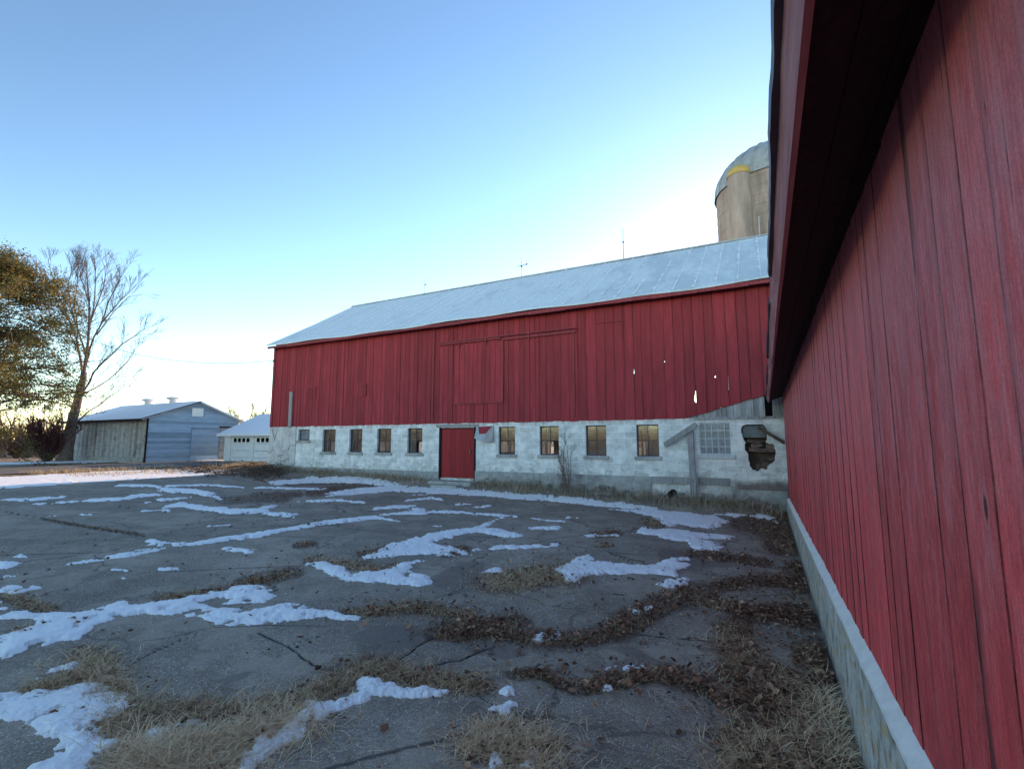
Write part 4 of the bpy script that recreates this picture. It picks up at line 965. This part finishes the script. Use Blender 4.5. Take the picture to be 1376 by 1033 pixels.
while z < 2.85: k.tint = random.random(); k.box(GX1 + .04, GX1 + .075, gm - .3, GY1 - 1.5, z, z + .15); z += .165
k.build('sliding_door', 'blue_paint', gs)
k = MB(); k.box(GX1 + .04, GX1 + .08, GY1 - 1.35, GY1 - .1, gb0, 2.95); k.build('side_door', 'grey_siding', gs)
k = MB(); k.box(GX1 + .03, GX1 + .09, GY1 - 1.45, GY1 + .02, 2.97, 3.07); k.build('door_header', 'dark_wood', gs)
k = MB(); k.box(GX1 + .02, GX1 + .07, GY0 - .03, GY0 + .06, gb0, ge); k.build('trim', 'dark_wood', gs)
k = MB(); k.box(GX1 + .03, GX1 + .07, gm - .38, gm + .38, 3.72, 4.3); k.build('gable_vent', 'white_paint', gs)
k = MB()
for y0, y1 in ((GY0 - .45, gm), (GY1 + .45, gm)):
    za = ge - .45 * (gp - ge) / (gm - GY0) + .06
    k.add([(GX0 - .4, y0, za), (GX1 + .35, y0, za), (GX1 + .35, y1, gp + .1), (GX0 - .4, y1, gp + .1)] + [(GX0 - .4, y0, za - .09), (GX1 + .35, y0, za - .09), (GX1 + .35, y1, gp), (GX0 - .4, y1, gp)], [(0, 1, 2, 3), (7, 6, 5, 4), (0, 4, 5, 1), (1, 5, 6, 2), (3, 7, 4, 0)])
rfs = k.build('roof', 'snow_roof', gs)
for xx in (-42.0, -38.6):
    k = MB(); k.lathe([(.3, gp), (.3, gp + .3), (.48, gp + .34), (.5, gp + .46), (.3, gp + .52), (0, gp + .53)], (xx, gm + .1), 18); k.build('roof_vent', 'white_paint', rfs)
k = MB(); k.box(GX0 - .4, GX1 + .36, GY0 - .5, GY0 - .462, ge - .28, ge - .12); k.bar((GX1 + .36, GY0 - .47, ge - .12), (GX1 + .36, gm, gp + .02), .05, .12, (1, 0, 0)); k.build('eave_board', 'dark_wood', rfs)

ga = empty('garage', 'white two door garage with a snow covered roof left of the barn', 'garage')
AX0, AX1, AY0, AY1, ab, ae = -33.6, -25.6, 21.0, 26.6, .4, 2.58
k = MB(); holed_wall(k, AX0, AX1, ab, ae, AY0, AY0 + .15, [(-32.9, -30.7, ab, 2.32), (-30.45, -28.25, ab, 2.32)]); k.box(AX0, AX0 + .15, AY0 + .15, AY1, ab, ae); k.box(AX1 - .15, AX1, AY0 + .15, AY1, ab, ae); k.box(AX0, AX1, AY1 - .15, AY1, ab, ae)
cy = (AY0 + AY1) / 2; hz = 4.02
for xx in (AX0, AX1 - .1): k.prism([(AY0 + .02, ae), (AY1 - .02, ae), (cy, hz - .12)], lambda a, b, d: (d, a, b), xx, xx + .1)
k.build('wall', 'white_paint', ga)
for d0 in (-32.9, -30.45):
    k = MB()
    for j in range(4):
        z0 = ab + .02 + j * .475; k.box(d0 + .01, d0 + 2.19, AY0 + .06, AY0 + .1, z0, z0 + .455)
    dd = k.build('garage_door', 'white_paint', ga)
    for j in range(4):
        k = MB(); k.box(d0 + .25 + j * .46, d0 + .56 + j * .46, AY0 + .05, AY0 + .058, 1.93, 2.2); k.build('pane', 'dark', dd)
k = MB(); e = .4; sl = (hz - ae) / (cy - AY0)
for y0, y1 in ((AY0 - e, cy), (AY1 + e, cy)):
    za = ae - e * sl + .1; P = [(AX0 - .35, y0, za), (AX1 + .35, y0, za), (AX1 + .35, y1, hz), (AX0 - .35, y1, hz)]
    k.add(P + [(a, b, c - .14) for a, b, c in P], [(0, 1, 2, 3), (7, 6, 5, 4), (0, 4, 5, 1), (1, 5, 6, 2), (3, 7, 4, 0)])
k.build('roof', 'snow_roof', ga)

# ------------------------------------------------------------------ trees and twigs
def limb(mb, pts, r0, r1, n=6):
    m = len(pts); mb.tube(pts, [r0 + (r1 - r0) * i / (m - 1) for i in range(m)], n)
def resample(pts, step):
    pts = [Vector(p) for p in pts]; out = [pts[0]]
    for a, b in zip(pts, pts[1:]):
        n = max(1, int((b - a).length / step))
        for i in range(1, n + 1): out.append(a.lerp(b, i / n) + Vector((R(-1, 1), R(-1, 1), R(-1, 1))) * step * .07)
    return out
def twigs(mb, pts, r0, lvl, length, up, ang=(.45, .9), every=1, minr=.008):
    m = len(pts)
    for i in range(1, m):
        f = i / m
        if f < .18 and lvl == 0: continue
        for _ in range(every):
            if random.random() < .12: continue
            d = (pts[i] - pts[i - 1]).normalized(); ax = d.orthogonal().normalized(); ax.rotate(Matrix.Rotation(R(0, 6.283), 3, d))
            nd = d.copy(); nd.rotate(Matrix.Rotation(R(*ang), 3, ax)); nd = (nd + Vector((0, 0, up))).normalized()
            L = length * (1.05 - .82 * f) * R(.55, 1.15); st = L / 5; p = pts[i].copy(); q = [p.copy()]
            for s in range(5):
                nd = (nd + Vector((R(-.12, .12), R(-.12, .12), R(-.05, .12)))).normalized(); p = p + nd * st; q.append(p.copy())
            rr_ = max(minr, r0 * (1 - .8 * f) * .5)
            limb(mb, q, rr_, minr * .7, 4 if lvl < 1 else 3)
            if lvl < 2: twigs(mb, q, rr_, lvl + 1, length * .5, up * .7, ang, 1, minr)
tree = empty('bare_tree', 'tall leafless tree with upswept branches in front of the grey shed', 'tree')
FW = 33.6
T = lambda a, fo=0.0: [atf(x, y, FW + fo * (i / max(1, len(a) - 1))) for i, (x, y) in enumerate(a)]
k = MB(); tp = resample(T([(87, 621), (91, 600), (96, 570), (103, 545), (109, 520), (113, 500)]), .5); limb(k, tp, .4, .17, 14)
k.tube([atf(86, 623, FW), atf(87.5, 614, FW)], [.56, .4], 12); k.build('trunk', 'bark', tree, True)
limbs = [([(112, 505), (118, 460), (121, 420), (118, 385), (115, 350)], .28, -1), ([(112, 508), (106, 470), (98, 440), (84, 410), (72, 380), (66, 350)], .24, 2.5), ([(119, 450), (127, 400), (128, 365), (126, 346)], .16, 1), ([(104, 455), (100, 410), (104, 375), (106, 350)], .15, 2), ([(130, 450), (152, 420), (172, 400), (192, 395)], .13, 2), ([(100, 440), (84, 420), (66, 385), (58, 372)], .12, -2), ([(110, 518), (119, 470), (136, 435), (160, 405), (185, 382)], .25, 1),
 ([(105, 540), (126, 500), (150, 475), (180, 452), (197, 440)], .2, -3), ([(98, 572), (120, 552), (145, 536), (170, 516)], .15, -2), ([(116, 480), (100, 430), (92, 395), (95, 362)], .16, -3), ([(119, 440), (134, 400), (142, 370), (138, 350)], .17, 3),
 ([(121, 415), (112, 380), (103, 352)], .13, 3), ([(108, 475), (90, 440), (70, 425), (52, 400)], .14, 0), ([(110, 530), (130, 520), (158, 500), (182, 470)], .15, 4), ([(136, 435), (150, 395), (168, 365)], .13, -3), ([(95, 590), (70, 570), (45, 565)], .1, 0)]
br_ = MB()
for a, r, fo in limbs:
    q = resample(T(a, fo), .8); limb(br_, q, r * .36, .014, 7); twigs(br_, q, r * .2, 0, 2.7, .36, (.28, .7), 2, .0075); twigs(br_, q[:-2], r * .16, 1, 1.6, .3, (.35, .8), 1, .0075)
br_.build('crown', 'twig', tree)

def stems(name, label, cat, base, n, hgt, spread, mat, r=.012, lvl=1, mw=.004, group=None):
    k = MB()
    for _ in range(n):
        a = R(0, 6.283); d = Vector((math.cos(a) * spread * R(.2, 1), math.sin(a) * spread * R(.2, 1), 1)).normalized(); p = Vector(base) + Vector((R(-.12, .12), R(-.12, .12), -.05)); q = [p.copy()]
        L = hgt * R(.55, 1.05)
        for s in range(6): d = (d + Vector((R(-.13, .13), R(-.13, .13), .03))).normalized(); p = p + d * L / 6; q.append(p.copy())
        limb(k, q, r, mw, 4); twigs(k, q, r * .6, lvl, L * .38, .25, (.35, .8), 1, mw)
    return tag(k.build(name, mat), label, cat, group)
p = gnd(757, 668); stems('bare_sapling', 'thin leafless sapling at the foot of the white block wall', 'shrub', (p[0], 15.1, float(gz(p[0], 15.1))), 9, 1.9, .3, 'twig', .009, 1, .0045)
b0 = atf(62, 618, 33.0); stems('red_twig_bush', 'dark red leafless bush left of the tall bare tree', 'bush', (b0.x, b0.y, float(gz(b0.x, b0.y))), 70, 2.9, .85, 'bush', .03, 0, .011)
b0 = atf(22, 612, 40.0); stems('red_twig_bush', 'brown leafless bush at the left edge under the evergreen', 'bush', (b0.x, b0.y, float(gz(b0.x, b0.y))), 40, 2.6, .9, 'brush', .03, 1, .014)

# evergreen with sparse olive and rusty foliage, sunlit orange put into its tint
ev = empty('evergreen_tree', 'large evergreen with olive and rusty foliage, sunlit orange painted in high and right, at the left edge', 'tree')
EF = 25.0; eb = atf(-62, 630, EF); eb.z = float(gz(eb.x, eb.y)) - .1; EH = 11.6
k = MB(); tp = resample([eb, eb + Vector((.1, .1, 4)), eb + Vector((-.1, .2, 9)), eb + Vector((0, 0, EH))], .8); limb(k, tp, .38, .05, 10); k.build('trunk', 'bark', ev, True)
k = MB(); Cn = []
NB = 150
for i in range(NB):
    h = 2.3 + (EH - 2.7) * (i / NB) ** .9; rad = (7.3 if h < 5.5 else 7.3 * max(.05, (1 - (h - 5.5) / (EH - 4.6))) ** .8) * R(.6, 1.08); a = i * 2.39996 + R(-.5, .5)
    p = eb + Vector((0, 0, h)); d = Vector((math.cos(a), math.sin(a), R(-.1, .75))).normalized(); q = [p.copy()]
    for s_ in range(8): d = (d + Vector((R(-.22, .22), R(-.22, .22), R(-.2, .12)))).normalized(); p = p + d * rad / 8; q.append(p.copy())
    limb(k, q, .07 * (1 - h / EH * .6), .012, 5)
    for s_ in range(2, 9):
        for _ in range(3):
            a2 = R(0, 6.283); d2 = Vector((math.cos(a2), math.sin(a2), R(-.7, .9))).normalized(); L = R(.4, 1.3); e = q[s_] + d2 * L
            if random.random() < .5: limb(k, [q[s_], q[s_] + d2 * L * .5 + Vector((0, 0, .05)), e], .016, .005, 3)
            for c in range(2): Cn.append((*(q[s_] + d2 * L * R(.4, 1.05)), R(.16, .42), R(0, 1)))
k.build('branches', 'twig', ev)
Cn = np.array(Cn); dens = vnoise(Cn[:, 0] * .8 + Cn[:, 2] * .31, Cn[:, 1] * .8 + Cn[:, 2] * .77, 5); lowr = (Cn[:, 2] < eb.z + 3.2) & (Cn[:, 0] > eb.x + 2.2); vx_, vy_ = projn(Cn[:, 0], Cn[:, 1], Cn[:, 2]); Cn = Cn[(dens > .37) & ~lowr & (vx_ + 10 * dens < 122)]
per = 27; n = len(Cn) * per; C = np.repeat(Cn, per, 0); g = RNG.normal(0, 1, (n, 3)); g[:, 2] *= .8
P0 = C[:, :3] + g * C[:, 3:4] * .62; ax = RNG.normal(0, 1, (n, 3)); ax[:, 2] = ax[:, 2] * .6 + .1; ax /= np.linalg.norm(ax, axis=1)[:, None]; bx = np.cross(ax, RNG.normal(0, 1, (n, 3))); bx /= np.linalg.norm(bx, axis=1)[:, None]
L = RNG.uniform(.07, .17, n)[:, None]; w = L * .22
V = np.stack([P0, P0 + ax * L * .5 + bx * w, P0 + ax * L, P0 + ax * L * .5 - bx * w], 1).reshape(-1, 3)
hz_ = (C[:, 2] - eb.z) / EH
tn = np.clip(.24 + .4 * (C[:, 4] - .5) + RNG.normal(0, .12, n) + .25 * np.clip(hz_ - .55, 0, 1) * 2 + .035 * (C[:, 0] - eb.x) + .3 * (vnoise(C[:, 0] * .5 + 9, C[:, 2] * .5, 8) - .5), 0, 1)  # oranger upward and to the right: sunlit side painted into the tint
npmesh('foliage', V, np.arange(n * 4).reshape(-1, 4), 'needle', {'tint': np.repeat(tn, 4)}, parent=ev)

# far trees behind the garage and along the left horizon
def far_tree(name, label, px_, py_, fwd, hgt, spread, grp):
    b = atf(px_, py_, fwd); b.z = .4; k = MB()
    for j in range(7):
        a = R(0, 6.283); d = Vector((math.cos(a) * spread * R(.1, 1), math.sin(a) * spread * R(.1, 1), 1)).normalized(); p = b + Vector((0, 0, hgt * R(.12, .3))); q = [b.copy(), p.copy()]
        for s in range(6): d = (d + Vector((R(-.2, .2), R(-.2, .2), 0))).normalized(); p = p + d * hgt * .75 / 6; q.append(p.copy())
        limb(k, q, .16, .03, 5); twigs(k, q, .06, 0, hgt * .3, .15, (.4, 1.0), 2, .017)
    return tag(k.build(name, 'woods'), label, 'tree', grp)
far_tree('distant_tree', 'bushy bare tree showing above the garage roof', 325, 590, 62, 6.0, .8, 'bare trees beyond the buildings')
far_tree('distant_tree', 'smaller bare tree showing between shed gable and garage roof', 296, 590, 70, 5.2, .5, 'bare trees beyond the buildings')
far_tree('distant_tree', 'bare tree close against the left corner of the barn', 352, 590, 75, 5.4, .9, 'bare trees beyond the buildings')
k = MB()
for i_ in range(1500):
    a = math.radians(R(-95, 60) if i_ < 900 else R(-84, -62)); r = R(110, 190) if i_ < 900 else R(60, 90); b = Vector((r * math.sin(a), max(34, r * math.cos(a)) if a > -.9 else r * math.cos(a), .3)); h = R(2, 3.6) if i_ < 900 else R(2, 4.6); q = [b.copy()]; d = Vector((R(-.4, .4), R(-.4, .4), 1)).normalized(); p = b.copy()
    for s in range(4): d = (d + Vector((R(-.2, .2), R(-.2, .2), .05))).normalized(); p = p + d * h / 4; q.append(p.copy())
    limb(k, q, .12, .04, 4)
    for s in range(1, 5):
        for _ in range(9):
            e = q[s] + Vector((R(-1, 1), R(-1, 1), R(.1, 1.1))) * h * .22; o = Vector((R(-.09, .09), R(-.09, .09), 0)); k.add([q[s], q[s] + o, e], [(0, 1, 2)])
for i_ in range(1300):        # the tree line behind the photographer, seen only in the windows
    a = math.radians(R(100, 262)); rr_ = R(62, 90); b = Vector((rr_ * math.sin(a), rr_ * math.cos(a), .2)); h = R(3.4, 6)
    limb(k, [b, b + Vector((R(-.4, .4), R(-.4, .4), h * .5)), b + Vector((R(-1, 1), R(-1, 1), h))], .16, .03, 4)
    for _ in range(26):
        e = b + Vector((R(-1.6, 1.6), R(-1.6, 1.6), h * R(.08, 1.05))); k.add([e, e + Vector((R(-.5, .5), R(-.5, .5), R(.1, .9))), e + Vector((R(-.5, .5), R(-.5, .5), R(-.2, .5)))], [(0, 1, 2)])
tag(k.build('distant_woods', 'woods'), 'brown leafless woods along the horizon', 'woods', kind='stuff')

# brush pile at the barn corner, and loose branches on the verge
k = MB()
for _ in range(420):
    c = gnd(random.gauss(352, 17), random.gauss(637, 4.5)); z = float(gz(*c)); a = R(0, 6.283); L = R(.25, .95); e = Vector((c[0] + math.cos(a) * L, c[1] + math.sin(a) * L * .8, z + R(.02, .34)))
    if e.y > 15.45 and e.x > -21.5: e.y = 15.4
    s0 = Vector((c[0], min(c[1], 15.4) if c[0] > -21.5 else c[1], z + R(0, .2))); limb(k, [s0, s0.lerp(e, .5) + Vector((R(-.1, .1), R(-.1, .1), R(0, .1))), e], R(.008, .02), .004, 4)
tag(k.build('brush_pile', 'brush'), 'tangled heap of dead twigs at the left corner of the barn', 'brush pile')
k = MB()
for _ in range(46):
    c = gnd(random.gauss(268, 18), random.gauss(634, 2.6)); z = float(gz(*c)); a = R(-.6, .6) + (math.pi if random.random() < .4 else 0); p = Vector((*c, z)); q = [p.copy()]; d = Vector((math.cos(a), math.sin(a) * .6, R(.1, .6))).normalized(); L = R(.6, 1.9)
    for s in range(5): d = (d + Vector((R(-.2, .2), R(-.2, .2), -.14))).normalized(); p = p + d * L / 5; p.z = max(p.z, z + .01); q.append(p.copy())
    limb(k, q, R(.012, .03), .006, 4); twigs(k, q, .012, 1, .4, .0, (.4, 1), 1, .006)
tag(k.build('fallen_branch', 'brush'), 'low fallen branches on the sunlit verge left of the brush heap', 'branch')

# service cable
a = Vector((XL - .05, YB - .04, 5.95)); b = atf(112, 452, FW); k = MB(); q = []
for i in range(41):
    f = i / 40; p = a.lerp(b, f); p.z -= 1.5 * 4 * f * (1 - f) * .5; q.append(p)
k.tube(q, .016, 5); k.tube([a, a + Vector((-.25, -.1, -.25)), a + Vector((-.1, -.06, -.45)), a + Vector((0, -.02, -.35))], .014, 5); k.lathe([(0, a.z - .08), (.05, a.z - .05), (.05, a.z + .05), (0, a.z + .08)], (a.x, a.y), 10)
tag(k.build('service_cable', 'cable'), 'thin black cable running from the barn corner to the bare tree', 'cable')

# ------------------------------------------------------------------ light
SUN_EL = math.radians(17)
w = bpy.data.worlds.new('World'); SC.world = w; w.use_nodes = True; nt = w.node_tree
sky = nt.nodes.new('ShaderNodeTexSky'); sky.sky_type = 'NISHITA'; sky.sun_disc = False; sky.sun_elevation = SUN_EL; sky.sun_rotation = 0
sky.altitude = 200; sky.air_density = 1.0; sky.dust_density = .1; sky.ozone_density = 1.6
bg = nt.nodes['Background']; bg.inputs['Strength'].default_value = .086; ga_ = nt.nodes.new('ShaderNodeGamma'); ga_.inputs[1].default_value = 1.33; nt.links.new(sky.outputs[0], ga_.inputs[0]); tn_ = nt.nodes.new('ShaderNodeMix'); tn_.data_type = 'RGBA'; tn_.blend_type = 'MULTIPLY'; tn_.inputs[0].default_value = 1; tn_.inputs[7].default_value = (1.08, 1.0, .87, 1); nt.links.new(ga_.outputs[0], tn_.inputs[6]); nt.links.new(tn_.outputs[2], bg.inputs[0])
sun = bpy.data.lights.new('sun', 'SUN'); sun.energy = 2.5; sun.angle = math.radians(.5); sun.color = (1, .63, .34)
so_ = bpy.data.objects.new('sun', sun); COL.objects.link(so_)
so_.rotation_euler = Vector((0, -math.cos(SUN_EL), -math.sin(SUN_EL))).to_track_quat('-Z', 'Y').to_euler()
SC.view_settings.view_transform = 'Standard'; SC.view_settings.look = 'None'; SC.view_settings.exposure = 1.52; SC.view_settings.gamma = 1
SC.cycles.max_bounces = 6; SC.cycles.transparent_max_bounces = 8
